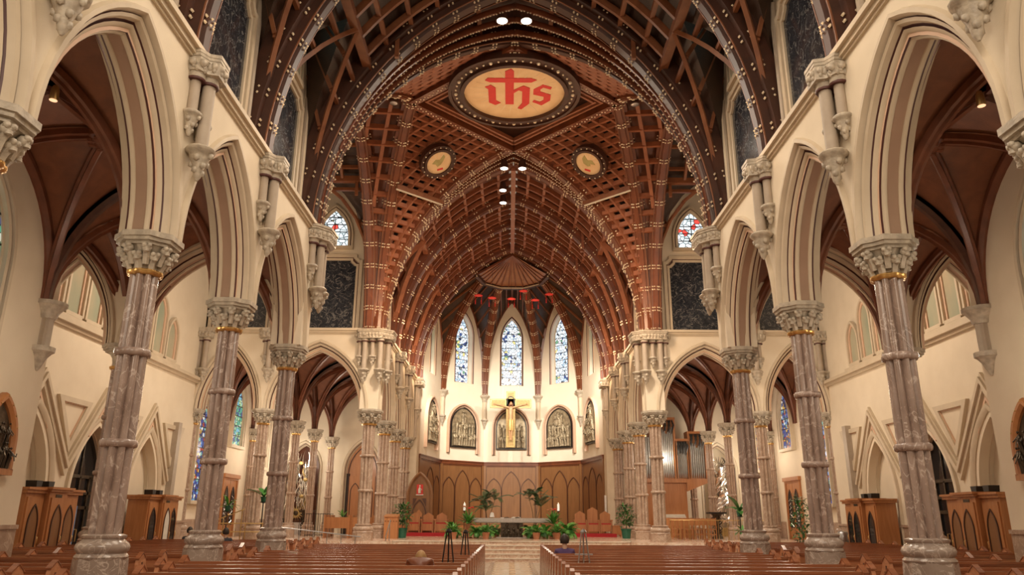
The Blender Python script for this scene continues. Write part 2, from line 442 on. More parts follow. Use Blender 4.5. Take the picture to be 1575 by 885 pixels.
def front_frame(y):       # on a wall across the church, w points to the camera
    return fr((0, y, 0), (1, 0, 0), (0, 0, 1), (0, -1, 0))
ID = fr((0, 0, 0), (1, 0, 0), (0, 1, 0), (0, 0, 1))
def arc(uc, vs, a, h, off=0.0, n=10, legs=0.0):
    R = (h * h + a * a) / (2 * a); c = R - a; Ro = R + off
    th = acos(max(-1, min(1, c / Ro)))
    L = [(uc + c - Ro * cos(th * i / n), vs + Ro * sin(th * i / n)) for i in range(n + 1)]
    Rr = [(2 * uc - u, v) for u, v in reversed(L[:-1])]
    P = L + Rr
    if legs: P = [(P[0][0], vs - legs)] + P + [(P[-1][0], vs - legs)]
    return P
def arch_sweep(mb, F, uc, vs, a, h, prof, n=10, legs=0.0, seg_mi=None, closed=False):
    rows = [[F(u, v, w) for u, v in arc(uc, vs, a, h, off, n, legs)] for off, w in prof]
    mb.grid(rows, 0, row_mi=seg_mi, closed_v=closed)
    if closed:
        k = len(prof)
        mb.add([r[0] for r in rows], [tuple(range(k))], 0)
        mb.add([r[-1] for r in rows], [tuple(range(k - 1, -1, -1))], 0)
    return mb
def arch_plate(mb, F, u0, u1, v0, v1, uc, vs, a, h, w0, w1, n=10, off=0.0, mi=0):
    # flat wall from u0..u1, v0..v1 with a pointed opening whose jambs run down to v0
    P = arc(uc, vs, a, h, off, n)
    top = [(u, v1) for u, v in P]
    for w in (w0, w1):
        mb.grid([[F(u, v, w) for u, v in P], [F(u, v, w) for u, v in top]], mi)
        for x0, x1 in ((u0, P[0][0]), (P[-1][0], u1)):
            if x1 - x0 > 1e-4: mb.add([F(x0, v0, w), F(x1, v0, w), F(x1, v1, w), F(x0, v1, w)], [(0, 1, 2, 3)], mi)
    path = ([(P[0][0], v0)] if v0 < vs - 1e-4 else []) + P + ([(P[-1][0], v0)] if v0 < vs - 1e-4 else [])
    mb.grid([[F(u, v, w0) for u, v in path], [F(u, v, w1) for u, v in path]], mi)
    mb.add([F(u0, v1, w0), F(u1, v1, w0), F(u1, v1, w1), F(u0, v1, w1)], [(0, 1, 2, 3)], mi)
    for x in (u0, u1):
        mb.add([F(x, v0, w0), F(x, v0, w1), F(x, v1, w1), F(x, v1, w0)], [(0, 1, 2, 3)], mi)
    return mb
def arch_face(mb, F, uc, vs, a, h, v0, w0, w1, n=10, off=0.0, mi=0):
    P = arc(uc, vs, a, h, off, n)
    return mb.prism([(P[0][0], v0)] + P + [(P[-1][0], v0)] if v0 < vs else P, F, w0, w1, mi)
def strip(mb, F, pts, width, w0, w1, mi=0, closed=False):
    # flat mitred band along a 2-D polyline
    n = len(pts); L, R = [], []
    for i in range(n):
        p = Vector(pts[i])
        a = Vector(pts[i - 1]) if (i > 0 or closed) else None
        b = Vector(pts[(i + 1) % n]) if (i < n - 1 or closed) else None
        d1 = (p - a).normalized() if a is not None else None
        d2 = (b - p).normalized() if b is not None else None
        if d1 is None: d1 = d2
        if d2 is None: d2 = d1
        n1, n2 = Vector((-d1.y, d1.x)), Vector((-d2.y, d2.x))
        mvec = (n1 + n2)
        mvec = mvec.normalized() if mvec.length > 1e-6 else n1
        k = 1 / max(0.25, mvec.dot(n1))
        L.append(p + mvec * width / 2 * k); R.append(p - mvec * width / 2 * k)
    rows = [[F(q.x, q.y, w0) for q in L], [F(q.x, q.y, w1) for q in L], [F(q.x, q.y, w1) for q in R], [F(q.x, q.y, w0) for q in R]]
    mb.grid(rows, mi, closed_u=closed, closed_v=True)
    if not closed:
        mb.add([r[0] for r in rows], [(0, 1, 2, 3)], mi); mb.add([r[-1] for r in rows], [(3, 2, 1, 0)], mi)
    return mb
ORD = ['first', 'second', 'third', 'fourth', 'fifth', 'sixth', 'seventh', 'eighth', 'ninth', 'tenth', 'eleventh', 'twelfth', 'thirteenth', 'fourteenth', 'fifteenth', 'sixteenth', 'seventeenth', 'eighteenth']
SIDE = {-1: 'left', 1: 'right'}
CY = [3.6, 7.6, 11.6, 15.42, 19.75]       # nave columns along y
CH = [32.0, 36.0, 39.5, 43.4]             # chancel columns along y
ZS, ZA = 9.3, 17.3                        # roof springing and ridge

# ------------------------------------------------------------------ floor, platform, steps
fl = MB()
fl.box(-16, 16, -8, 48, -0.3, 0.0)
floor = fl.build('floor', 'floor', kind='structure')
# tiles of the centre aisle, laid as lozenges in an ochre field
TW = 0.70
def tile_mesh(poly, mat):
    return MB().prism(poly, ID, 0.0, 0.012).mesh('aisle_tile', mat, 0)
oct_me = tile_mesh([(-0.62, -0.16), (-0.44, -0.36), (0.44, -0.36), (0.62, -0.16), (0.62, 0.16), (0.44, 0.36), (-0.44, 0.36), (-0.62, 0.16)], 'tile1')
mid_me = MB().prism([(-0.10, -0.34), (0.10, -0.34), (0.10, 0.34), (-0.10, 0.34)], ID, 0.0, 0.016).mesh('aisle_tile', 'tile2', 0)
bor_me = MB().prism([(-0.07, -0.42), (0.07, -0.42), (0.07, 0.42), (-0.07, 0.42)], ID, 0.0, 0.014).mesh('aisle_tile', 'tile3', 0)
dia_me = MB().prism([(-0.20, 0), (0, -0.20), (0.20, 0), (0, 0.20)], ID, 0.0, 0.014).mesh('aisle_tile', 'tile2', 0)
for k in range(24):
    y = 11.0 + k * 0.86
    put('aisle_tile', oct_me, floor, loc=(0, y, 0.0))
    put('aisle_tile', mid_me, floor, loc=(0, y, 0.002))
    for sx in (-1, 1):
        put('aisle_tile', bor_me, floor, loc=(sx * 0.74, y, 0.0))
        put('aisle_tile', dia_me, floor, loc=(sx * 0.47, y + 0.43, 0.0))
PZ = 0.76
pl = MB()
pl.box(-13.3, -4.9, 31.2, 44.3, 0.0, PZ).box(4.9, 13.3, 31.2, 44.3, 0.0, PZ).box(-4.9, 4.9, 32.9, 53, 0.0, PZ)
plat = pl.build('floor', 'step', kind='structure')
for k in range(5):
    z0 = 0.15 * k
    st = MB().box(-4.895, 4.895, 31.35 + 0.35 * k, 32.95, z0, z0 + 0.12).build('stone_step', 'step', plat)
    MB().box(-4.895, 4.895, 31.31 + 0.35 * k, 32.95, z0 + 0.12, z0 + 0.152).build('tread_slab', 'tile1', st)

# ------------------------------------------------------------------ columns
LEVELS = [2.70, 4.09]
def lobed(mb, prof, c=(0, 0, 0), amp=0.07, mi=0, n=48):
    mb.lathe(prof, n, c, 8, amp, mi)
shaft_segs = [(1.40, 2.64), (2.76, 4.03), (4.15, 5.34)]
def shaft_mesh(mat):
    mb = MB()
    lobed(mb, [(0.232, 1.38), (0.225, 5.36)], amp=0.085)
    return mb.mesh('shaft', mat, 60)
def annulet_mesh(mat):
    mb = MB(); lobed(mb, [(0.23, -0.06), (0.268, -0.045), (0.278, 0), (0.268, 0.045), (0.23, 0.06)], amp=0.03)
    return mb.mesh('annulet', mat, 60)
def base_mesh(mat):
    return MB().lathe([(0.34, 1.05), (0.362, 1.09), (0.348, 1.115), (0.325, 1.14), (0.352, 1.17), (0.368, 1.22), (0.35, 1.27), (0.295, 1.31), (0.282, 1.335), (0.305, 1.355), (0.305, 1.385), (0.25, 1.405)], 24).mesh('base_moulding', mat, 50)
def plinth_mesh(z0, mat):
    return MB().lathe([(0.405 if z0 < .1 else .375, z0), (0.365, 1.07)], 8, phase=pi / 8).mesh('plinth', mat, 20)
ring_me = None
def ring_mesh():
    mb = MB(); lobed(mb, [(0.235, -0.05), (0.275, -0.03), (0.282, 0.02), (0.235, 0.05)], amp=0.03)
    return mb.mesh('gilt_ring', 'gilt', 60)
bell_me = MB().lathe([(0.232, 5.42), (0.228, 5.50), (0.25, 5.62), (0.32, 5.74), (0.38, 5.80)], 24, lobes=8, amp=0.04).mesh('capital', 'capstone', 60)
def abacus_poly(k):
    P = []
    for q in range(4):
        c_, s_ = cos(q * pi / 2), sin(q * pi / 2)
        for a, b in ((0.47, -0.22), (0.47, 0.22), (0.33, 0.33)):
            P.append(((a * c_ - b * s_) * k, (a * s_ + b * c_) * k))
    return P
aba = MB().prism(abacus_poly(1.0), ID, 5.895, 5.985).prism(abacus_poly(0.93), ID, 5.835, 5.895).prism(abacus_poly(0.82), ID, 5.785, 5.835)
aba_me = aba.mesh('abacus', 'capstone', 20)
def crocket_mesh():
    mb = MB()
    mb.ball((0.0, 0, 0), (0.075, 0.085, 0.075), 7, 4)
    mb.ball((0.05, 0.035, 0.035), (0.05, 0.045, 0.045), 6, 3)
    mb.ball((0.05, -0.04, 0.03), (0.05, 0.045, 0.045), 6, 3)
    mb.ball((0.045, 0.0, -0.05), (0.05, 0.05, 0.04), 6, 3)
    mb.tube([(-0.10, 0, -0.24), (-0.06, 0, -0.10), (0.0, 0, -0.02)], [0.05, 0.06, 0.06], 5)
    return mb.mesh('leaf_crocket', 'capstone', 60)
crocket_me = crocket_mesh()
sh_me = {k: shaft_mesh(k) for k in ('column', 'pinkcol')}
an_me = {k: annulet_mesh(k) for k in ('column', 'pinkcol')}
ba_me = {'column': base_mesh('plinth'), 'pinkcol': base_mesh('pinkcol')}
pi_me = {'column': plinth_mesh(0.0, 'plinth'), 'pinkcol': plinth_mesh(PZ, 'pinkcol')}
ring_me = ring_mesh()
def make_column(loc, mat, label, crockets=True, slim=1.0):
    t = thing('marble_column', label, 'column', loc)
    t.scale = (slim, slim, 1)
    put('plinth', pi_me[mat], t); put('base_moulding', ba_me[mat], t); put('shaft', sh_me[mat], t)
    for z in LEVELS: put('annulet', an_me[mat], t, loc=(0, 0, z))
    put('gilt_ring', ring_me, t, loc=(0, 0, 5.385))
    cp = put('capital', bell_me, t)
    if crockets:
        for k in range(8):
            th = k * pi / 4 + pi / 8
            put('leaf_crocket', crocket_me, cp, loc=(0.37 * cos(th), 0.37 * sin(th), 5.72), rotz=th)
            th += pi / 8
            put('leaf_crocket', crocket_me, cp, loc=(0.31 * cos(th), 0.31 * sin(th), 5.60), rotz=th)
    put('abacus', aba_me, t)
    return t
for s in (-1, 1):
    for i, y in enumerate(CY[1:]):
        lab = ['cut off by the picture edge, nearest of its row', 'nearest of the whole columns of its row', 'second whole one of its row', 'third whole one, at the crossing corner'][i]
        make_column((s * 6, y, 0), 'column', f'grey brown marble nave column on the {SIDE[s]}, {lab}')
    for i, y in enumerate(CH):
        lab = ['first and brightest, beside the platform edge', 'second', 'third', 'fourth and last, by the apse panelling'][i]
        make_column((s * 6, y, 0), 'pinkcol', f'slender pink marble column of the chancel arcade on the {SIDE[s]}, {lab}', slim=1.12)
    make_column((s * 10.45, 32, 0), 'pinkcol', f'pink marble column between the two chapel arches on the {SIDE[s]}')
    make_column((s * 13.42, 32, 0), 'pinkcol', f'pink marble half column in the transept corner on the {SIDE[s]}, beside the tall window', slim=0.85)
    make_column((s * 10.40, 19.75, 0), 'column', f'brown marble aisle column hidden behind the near nave column on the {SIDE[s]}', False)
    for y, lab in ((36.0, 'front'), (39.5, 'middle'), (43.4, 'rear')):
        make_column((s * 10.15, y, 0), 'pinkcol', f'pink marble column standing free inside the side chapel on the {SIDE[s]}, {lab} one', slim=0.82)
    make_column((s * 13.3, 39.5, 0), 'pinkcol', f'pink marble column set against the chapel side wall beside the door on the {SIDE[s]}', slim=0.8)

# ------------------------------------------------------------------ arcade walls
ARCH_O = [(0.01, -0.54), (0.01, -0.31), (-0.015, -0.30), (-0.03, -0.27), (-0.015, -0.235), (0.03, -0.225), (0.03, -0.19), (0.10, -0.19), (0.12, -0.16), (0.19, -0.13), (0.21, -0.16), (0.25, -0.12), (0.29, -0.04), (0.36, -0.02), (0.385, -0.05), (0.41, 0.03), (0.44, 0.07), (0.53, 0.07), (0.575, 0.0)]
ARCH_MI = [1, 0, 0, 0, 0, 2, 1, 0, 0, 2, 2, 0, 0, 2, 0, 0, 0, 0]
HO = 2.97
def arcade_bay(F, u0, u1, parent, vtop=9.25, vs=5.98, back=True):
    half = (u1 - u0) / 2; uc = (u0 + u1) / 2
    a = half - 0.02
    mb = MB()
    arch_plate(mb, F, u0, u1, vs, vtop, uc, vs, a, HO, -0.80, 0.0, 12, -0.04)
    mb.build('arcade_wall', 'plaster', parent)
    prof = [((o - 0.58) * 0.74, w) for o, w in ARCH_O]
    mb = MB()
    arch_sweep(mb, F, uc, vs, a, HO, prof, 12, seg_mi=ARCH_MI)
    if back:
        arch_sweep(mb, F, uc, vs, a, HO, [(o, -0.80 - w) for o, w in prof], 12, seg_mi=ARCH_MI)
    mb.build('arch_moulding', ['trim', 'tan', 'maroon'], parent, smooth=40)
# corbelled wall shafts
capb = MB()
def cluster_meshes():
    d = {}
    mb = MB(); mb.lathe([(0.11, 7.62), (0.11, 8.86)], 12); d['long'] = mb.mesh('shaft', 'greige', 60)
    mb = MB(); mb.lathe([(0.09, 8.2), (0.09, 8.86)], 10); d['short'] = mb.mesh('shaft', 'greige', 60)
    def corbel(z, k):
        m_ = MB()
        m_.lathe([(0.02, z - 0.68 * k), (0.07 * k, z - 0.60 * k), (0.10 * k, z - 0.42 * k), (0.19 * k, z - 0.20 * k), (0.21 * k, z - 0.12 * k), (0.27 * k, z - 0.09 * k), (0.29 * k, z - 0.03 * k), (0.25 * k, z + 0.01)], 14)
        for q in range(9):
            th = q * 2.39996
            zz = z - 0.15 * k - 0.045 * q * k
            rr = (0.21 - 0.018 * q) * k
            m_.ball((rr * cos(th), rr * sin(th), zz), (0.07 * k, 0.06 * k, 0.075 * k), 6, 3)
        return m_.mesh('leaf_corbel', 'capstone', 60)
    d['corbel'] = corbel(7.62, 0.86); d['scorbel'] = corbel(8.2, 0.64)
    m_ = MB()
    m_.lathe([(0.14, 8.82), (0.16, 8.85), (0.15, 8.90), (0.17, 9.02), (0.24, 9.14)], 12)
    for q in range(8):
        th = q * pi / 4
        m_.ball((0.21 * cos(th), 0.21 * sin(th), 9.08), (0.07, 0.07, 0.08), 6, 3)
        m_.ball((0.17 * cos(th + .39), 0.17 * sin(th + .39), 8.98), (0.05, 0.05, 0.06), 5, 3)
    d['cap'] = m_.mesh('leaf_capital', 'capstone', 60)
    m_ = MB().lathe([(0.155, 8.80), (0.165, 8.82), (0.155, 8.845)], 12); d['ring'] = m_.mesh('maroon_ring', 'maroon', 60)
    return d
CL = cluster_meshes()
def cluster(parent, F, spots, slab, kind=None):
    # spots: (u, w, long?) on a wall frame; slab: polygon of the top slab in (u, w)
    t = empty('corbelled_shaft', (0, 0, 0), 0, parent)
    for u, w, lg in spots:
        p = F(u, 0, w)
        put('shaft', CL['long' if lg else 'short'], t, loc=p)
        put('leaf_corbel', CL['corbel' if lg else 'scorbel'], t, loc=p)
        put('leaf_capital', CL['cap'], t, loc=p)
        put('maroon_ring', CL['ring'], t, loc=p)
    G = lambda u, w, v: F(u, v, w)
    cu, cw = sum(q[0] for q in slab) / len(slab), sum(q[1] for q in slab) / len(slab)
    sl = MB().prism(slab, G, 9.265, 9.33).prism([(cu + (u - cu) * .96, cw + (w - cw) * .96) for u, w in slab], G, 9.205, 9.265)
    sl.build('top_slab', 'capstone', t, smooth=20)
    cu, cw = sum(q[0] for q in slab) / len(slab), sum(q[1] for q in slab) / len(slab)
    sm = [(cu + (u - cu) * .91, cw + (w - cw) * .91) for u, w in slab]
    lb = MB(); lb.prism(sm, G, 8.94, 9.21)
    for (u1, w1), (u2, w2) in zip(sm, sm[1:]):
        L = sqrt((u2 - u1) ** 2 + (w2 - w1) ** 2); n = max(1, int(L / .13))
        for q in range(n):
            f = (q + .5) / n; c = F(u1 + (u2 - u1) * f, 9.11, w1 + (w2 - w1) * f)
            lb.ball(c, (.065, .065, .085), 6, 3); lb.ball((c[0], c[1], c[2] - .09), (.04, .04, .05), 5, 3)
    lb.build('leaf_band', 'capstone', t, 'stuff', smooth=50)
    return t
def wall_cluster(parent, F, u):
    cluster(parent, F, [(u, 0.22, True), (u - 0.21, 0.07, False), (u + 0.21, 0.07, False)],
            [(u - 0.43, -0.05), (u - 0.43, 0.18), (u - 0.25, 0.28), (u - 0.20, 0.46), (u + 0.20, 0.46), (u + 0.25, 0.28), (u + 0.43, 0.18), (u + 0.43, -0.05)])
def string_course(parent, F, u0, u1, v=9.25):
    mb = MB()
    mb.box(u0, u1, v - 0.02, v + 0.07, -0.05, 0.10, F=F).box(u0, u1, v + 0.07, v + 0.17, -0.05, 0.17, F=F).box(u0, u1, v - 0.07, v - 0.02, -0.05, 0.05, F=F)
    mb.build('string_course', 'trim', parent)
PANEL_FRAME = None
def panel_shape(uc, hw, z0, z1, n=0.26):
    return [(uc - hw, z0), (uc + hw, z0), (uc + hw, z1 - n), (uc + hw - n * 0.35, z1 - n), (uc + hw - n, z1 - n * 0.35), (uc + hw - n, z1), (uc - hw + n, z1), (uc - hw + n, z1 - n * 0.35), (uc - hw + n * 0.35, z1 - n), (uc - hw, z1 - n)]
def marble_panel(parent, F, uc, hw=1.10, z0=9.52, z1=12.62):
    P = panel_shape(uc, hw, z0, z1)
    b = MB().prism(P, F, 0.0, 0.05).build('marble_panel', 'darkmarble', parent, smooth=0)
    mb = MB()
    strip(mb, F, panel_shape(uc, hw + 0.05, z0 - 0.05, z1 + 0.05), 0.10, 0, 0.10, 0, True)
    strip(mb, F, panel_shape(uc, hw + 0.12, z0 - 0.12, z1 + 0.12), 0.05, 0, 0.07, 1, True)
    strip(mb, F, panel_shape(uc, hw + 0.21, z0 - 0.21, z1 + 0.21), 0.14, 0, 0.14, 0, True)
    mb.build('panel_frame', ['trim', 'maroon'], parent, smooth=0)
WN = [0]
def window(F, uc, v0, vs, a, h, glass, rows, frame='trim', cols=2, depth=0.10, dm=True):
    WN[0] += 1
    r = empty(f'window_{WN[0]}', (0, 0, 0), 0, None, 'structure')
    nrow = rows
    vt = vs + h
    # panes, cut into rows by the saddle bars
    P = arc(uc, vs, a, h, -0.02, 10)
    right = [(u, v) for u, v in P if u >= uc - 1e-6][::-1]     # from spring to apex, right half
    def half_w(v):
        if v <= vs: return a - 0.02
        for (u1, v1), (u2, v2) in zip(right, right[1:]):
            if v1 <= v <= v2 + 1e-6:
                t = (v - v1) / max(1e-6, v2 - v1); return (u1 + (u2 - u1) * t) - uc
        return 0.0
    for i in range(nrow):
        za = v0 + (vt - v0) * i / nrow; zb = v0 + (vt - v0) * (i + 1) / nrow
        zz = [za + (zb - za) * k / 4 for k in range(5)]
        poly = [(uc + half_w(z), z) for z in zz] + [(uc - half_w(z), z) for z in reversed(zz)]
        MB().prism(poly, F, 0.0, 0.02).build('glass_pane', glass, r, smooth=0)
        if i:
            MB().box(uc - half_w(za), uc + half_w(za), za - 0.018, za + 0.018, 0.0, 0.045, F=F).build('saddle_bar', 'lead', r, smooth=0)
    for c in range(1, cols):
        u = uc - a + 2 * a * c / cols
        MB().box(u - 0.018, u + 0.018, v0, vs + h * 0.75, 0.0, 0.04, F=F).build('mullion', 'lead', r, smooth=0)
    mb = MB()
    lg = vs - v0
    arch_sweep(mb, F, uc, vs, a, h, [(-0.03, 0.0), (-0.03, 0.05), (0.02, 0.06), (0.03, depth), (0.09, depth + 0.02), (0.10, depth - 0.02), (0.13, depth - 0.02), (0.14, depth + 0.05), (0.22, depth + 0.05), (0.24, 0.0)], 10, lg,
               [0, 0, 0, 0, 1, 1, 0, 0, 0])
    mb.box(uc - a - 0.24, uc + a + 0.24, v0 - 0.14, v0, 0, depth + 0.08, F=F)
    mb.build('window_frame', [frame, 'maroon'], r, smooth=40)
    return r
for s in (-1, 1):
    wl = empty(f'wall_{SIDE[s]}', kind='structure')
    F = side_frame(s, 5.6)
    for y0, y1 in zip(CY, CY[1:]): arcade_bay(F, y0, y1, wl)
    for y0, y1 in zip(CH, CH[1:]): arcade_bay(F, y0, y1, wl)
    string_course(wl, F, 1.6, CY[-1]); string_course(wl, F, CH[0], CH[-1] + 1.2)
    for y in CY[1:-1] + CH[1:-1]: wall_cluster(wl, F, y)
    # piers over the crossing corners
    for y in (CY[-1], CH[0]):
        MB().box(5.612, 6.388, y - 0.388, y + 0.388, 5.98, 9.25, F=fr((0, 0, 0), (s, 0, 0), (0, 1, 0), (0, 0, 1))).build('corner_pier', 'plaster', wl)
    MB().box(5.35, 6.39, 43.45, 44.7, PZ, 9.5, F=fr((0, 0, 0), (s, 0, 0), (0, 1, 0), (0, 0, 1))).build('end_pier', 'trim', wl)
    for dx in (0.12, 0.36, 0.62):
        MB().lathe([(0.09, 5.98), (0.09, 8.9)], 10).build('pier_shaft', 'greige', wl, loc=(s * (5.35 + dx), 43.32, 0))
    cluster(wl, F, [(43.4, 0.2, True)], [(42.95, -0.05), (42.95, 0.5), (44.2, 0.5), (44.2, -0.05)])
    # crossing corner clusters: west (seen edge on) and east (seen from the front)
    K = fr((0, 0, 0), (s, 0, 0), (0, 0, 1), (0, 1, 0))          # u = distance from the axis, w = along the church
    y = CY[-1]
    cluster(wl, K, [(5.36, y - 0.05, True), (5.40, y + 0.38, True), (5.75, y + 0.62, True), (5.52, y - 0.30, False), (5.52, y + 0.52, False)],
            [(5.65, y - 0.62), (5.36, y - 0.56), (5.05, y - 0.2), (5.02, y + 0.45), (5.35, y + 0.92), (6.5, y + 0.95), (6.5, y)])
    y = CH[0]
    cluster(wl, K, [(6.27, y - 0.60, True), (5.60, y - 0.62, True), (5.34, y - 0.22, True), (5.95, y - 0.56, False), (5.36, y + 0.14, False), (6.50, y - 0.50, False)],
            [(6.72, y - 0.35), (6.60, y - 0.84), (5.55, y - 0.90), (5.08, y - 0.5), (5.05, y + 0.3), (5.6, y + 0.5), (6.6, y + 0.2)])
    # transept arcades, east (facing the camera) and west
    wt = empty('wall_transept', kind='structure')
    for yy, bk in ((31.6, True), (19.35, True)):
        Fy = fr((0, yy, 0), (s, 0, 0), (0, 0, 1), (0, -1, 0))
        arcade_bay(Fy, 6.0, 10.45, wt); arcade_bay(Fy, 10.45, 13.45, wt)
        string_course(wt, Fy, 6.0, 13.6)
    Fy = fr((0, 31.6, 0), (s, 0, 0), (0, 0, 1), (0, -1, 0))
    cluster(wt, Fy, [(10.3, 0.2, True), (10.08, 0.06, False), (10.52, 0.06, False)], [(9.8, -0.02), (9.8, 0.3), (10.0, 0.5), (10.6, 0.5), (10.8, 0.3), (10.8, -0.02)])
    cluster(wt, Fy, [(13.3, 0.1, True), (13.0, 0.2, True)], [(12.75, -0.02), (12.75, 0.4), (13.5, 0.5), (13.5, -0.02)])
    Fu = fr((0, 31.95, 0), (s, 0, 0), (0, 0, 1), (0, -1, 0))
    MB().box(5.9, 14, 9.2, 17.6, -0.3, 0, F=Fu).build('upper_wall', 'plaster', wt)
    Fw = fr((0, 19.5, 0), (s, 0, 0), (0, 0, 1), (0, 1, 0))
    MB().box(5.9, 14, 9.2, 17.6, -0.3, 0, F=Fw).build('upper_wall', 'plaster', wt)
    for uc in (8.07, 11.85):
        marble_panel(wt, Fu, uc)
        window(Fu, uc, 13.3, 13.75, 0.66, 1.3, 'redglass', 5, cols=2)
    # clerestory of nave and chancel
    Fc = side_frame(s, 6.05)
    for y0, y1 in ((1.6, CY[-1]), (CH[0], 44.7)):
        MB().box(y0, y1, 9.2, 17.4, -0.3, 0, F=Fc).build('clerestory_wall', 'plaster', wl)
    for y0, y1 in list(zip(CY[1:], CY[2:])) + list(zip(CH, CH[1:])):
        hw = 0.95 if y1 - y0 > 3.7 else 0.80
        if y0 < 25: marble_panel(wl, Fc, (y0 + y1) / 2, hw, 9.62, 12.62)
        window(Fc, (y0 + y1) / 2, 13.15 if y0 < 25 else 10.4, 13.8, 0.6 if y0 < 25 else 0.45, 1.1, 'tealglass' if y0 < 25 else 'greenglass', 4 if y0 < 25 else 7)
        for uu in (y0 + 0.48, y1 - 0.48):
            MB().lathe([(0.09, 9.35), (0.09, 13.2)], 8).build('clerestory_shaft', 'greige', wl, loc=Fc(uu, 0, 0.06))

# ------------------------------------------------------------------ timber roofs
def prof_fg(n, a=5.6, h=8.0):
    R = (h * h + a * a) / (2 * a); th = acos(1 - a / R)
    return [(R * (1 - cos(th * i / n)) / a, R * sin(th * i / n) / h) for i in range(n + 1)]
FG = prof_fg(24)
def fg(t):
    R = (64 + 5.6 ** 2) / (2 * 5.6); th = acos(1 - 5.6 / R) * t
    return R * (1 - cos(th)) / 5.6, R * sin(th) / 8.0
def rib_pts(p0, p1, n=20, t1=1.0):
    out = []
    for i in range(n + 1):
        f, g = fg(t1 * i / n)
        out.append((p0[0] + (p1[0] - p0[0]) * f, p0[1] + (p1[1] - p0[1]) * f, p0[2] + (p1[2] - p0[2]) * g))
    return out
BEAD = [0.036]
def bead_row(mb, pts, S, nrm, spots, every, off0=0.0):
    pts = [Vector(p) for p in pts]; S = Vector(S).normalized()
    acc = off0; k = 0
    d = 0.0
    for i in range(len(pts) - 1):
        L = (pts[i + 1] - pts[i]).length
        while acc <= d + L:
            t = (acc - d) / L
            p = pts[i].lerp(pts[i + 1], t); n = nrm[i]
            for a, b in spots: mb.octa(p + S * a + n * b, BEAD[0])
            acc += every if k % 2 else 0.13
            k += 1
        d += L
def timber_arch(p0, p1, parent, width, depth, mat='roofwood', name='roof_arch', steps=True, beads=True, n=20, every=0.62, lamps=False):
    # one half of a timber arch from the springing p0 to the crown p1
    pts = rib_pts(p0, p1, n)
    D = Vector((p1[0] - p0[0], p1[1] - p0[1], 0)).normalized()
    S = Vector((-D.y, D.x, 0))
    w = width / 2
    dz = -depth
    st = [(-w, -0.25), (-w, depth * 0.45), (-w * 0.62, depth * 0.52), (-w * 0.60, depth * 0.85), (-w * 0.34, depth * 0.88), (-w * 0.30, depth), (w * 0.30, depth), (w * 0.34, depth * 0.88), (w * 0.60, depth * 0.85), (w * 0.62, depth * 0.52), (w, depth * 0.45), (w, -0.25)]
    st = [(a_, b_ + dz) for a_, b_ in st]
    mb = MB()
    nrm = mb.bar(pts, S, 0, 0, 0, D, st).nrm
    o = mb.build(name, mat, parent, smooth=30)
    if beads:
        bm_ = MB()
        sp = [(-w * 0.81, depth * 0.5 + 0.03), (w * 0.81, depth * 0.5 + 0.03), (-w * 0.47, depth * 0.9 + 0.02), (w * 0.47, depth * 0.9 + 0.02), (-w * 0.70, depth * 0.5 + 0.03), (w * 0.70, depth * 0.5 + 0.03), (-w * 0.38, depth * 0.9 + 0.02), (w * 0.38, depth * 0.9 + 0.02), (0.06, depth + 0.03), (-0.06, depth + 0.03), (-w - 0.02, depth * 0.2), (w + 0.02, depth * 0.2)]
        bead_row(bm_, pts, S, nrm, [(a_, b_ + dz) for a_, b_ in sp], every)
        bm_.build('gilt_beads', 'bead', o, 'stuff', smooth=0)
        fl_ = MB()     # thin polished fillets along the edges
        for a in (-w * 0.62, w * 0.62):
            fl_.bar([Vector(p) + S * a + nn * (depth * 0.86 + dz) for p, nn in zip(pts, nrm)], S, 0.03, 0.03, 0, D)
        fl_.build('edge_fillet', 'roofbeam', o, smooth=0)
    return o, pts, nrm, S
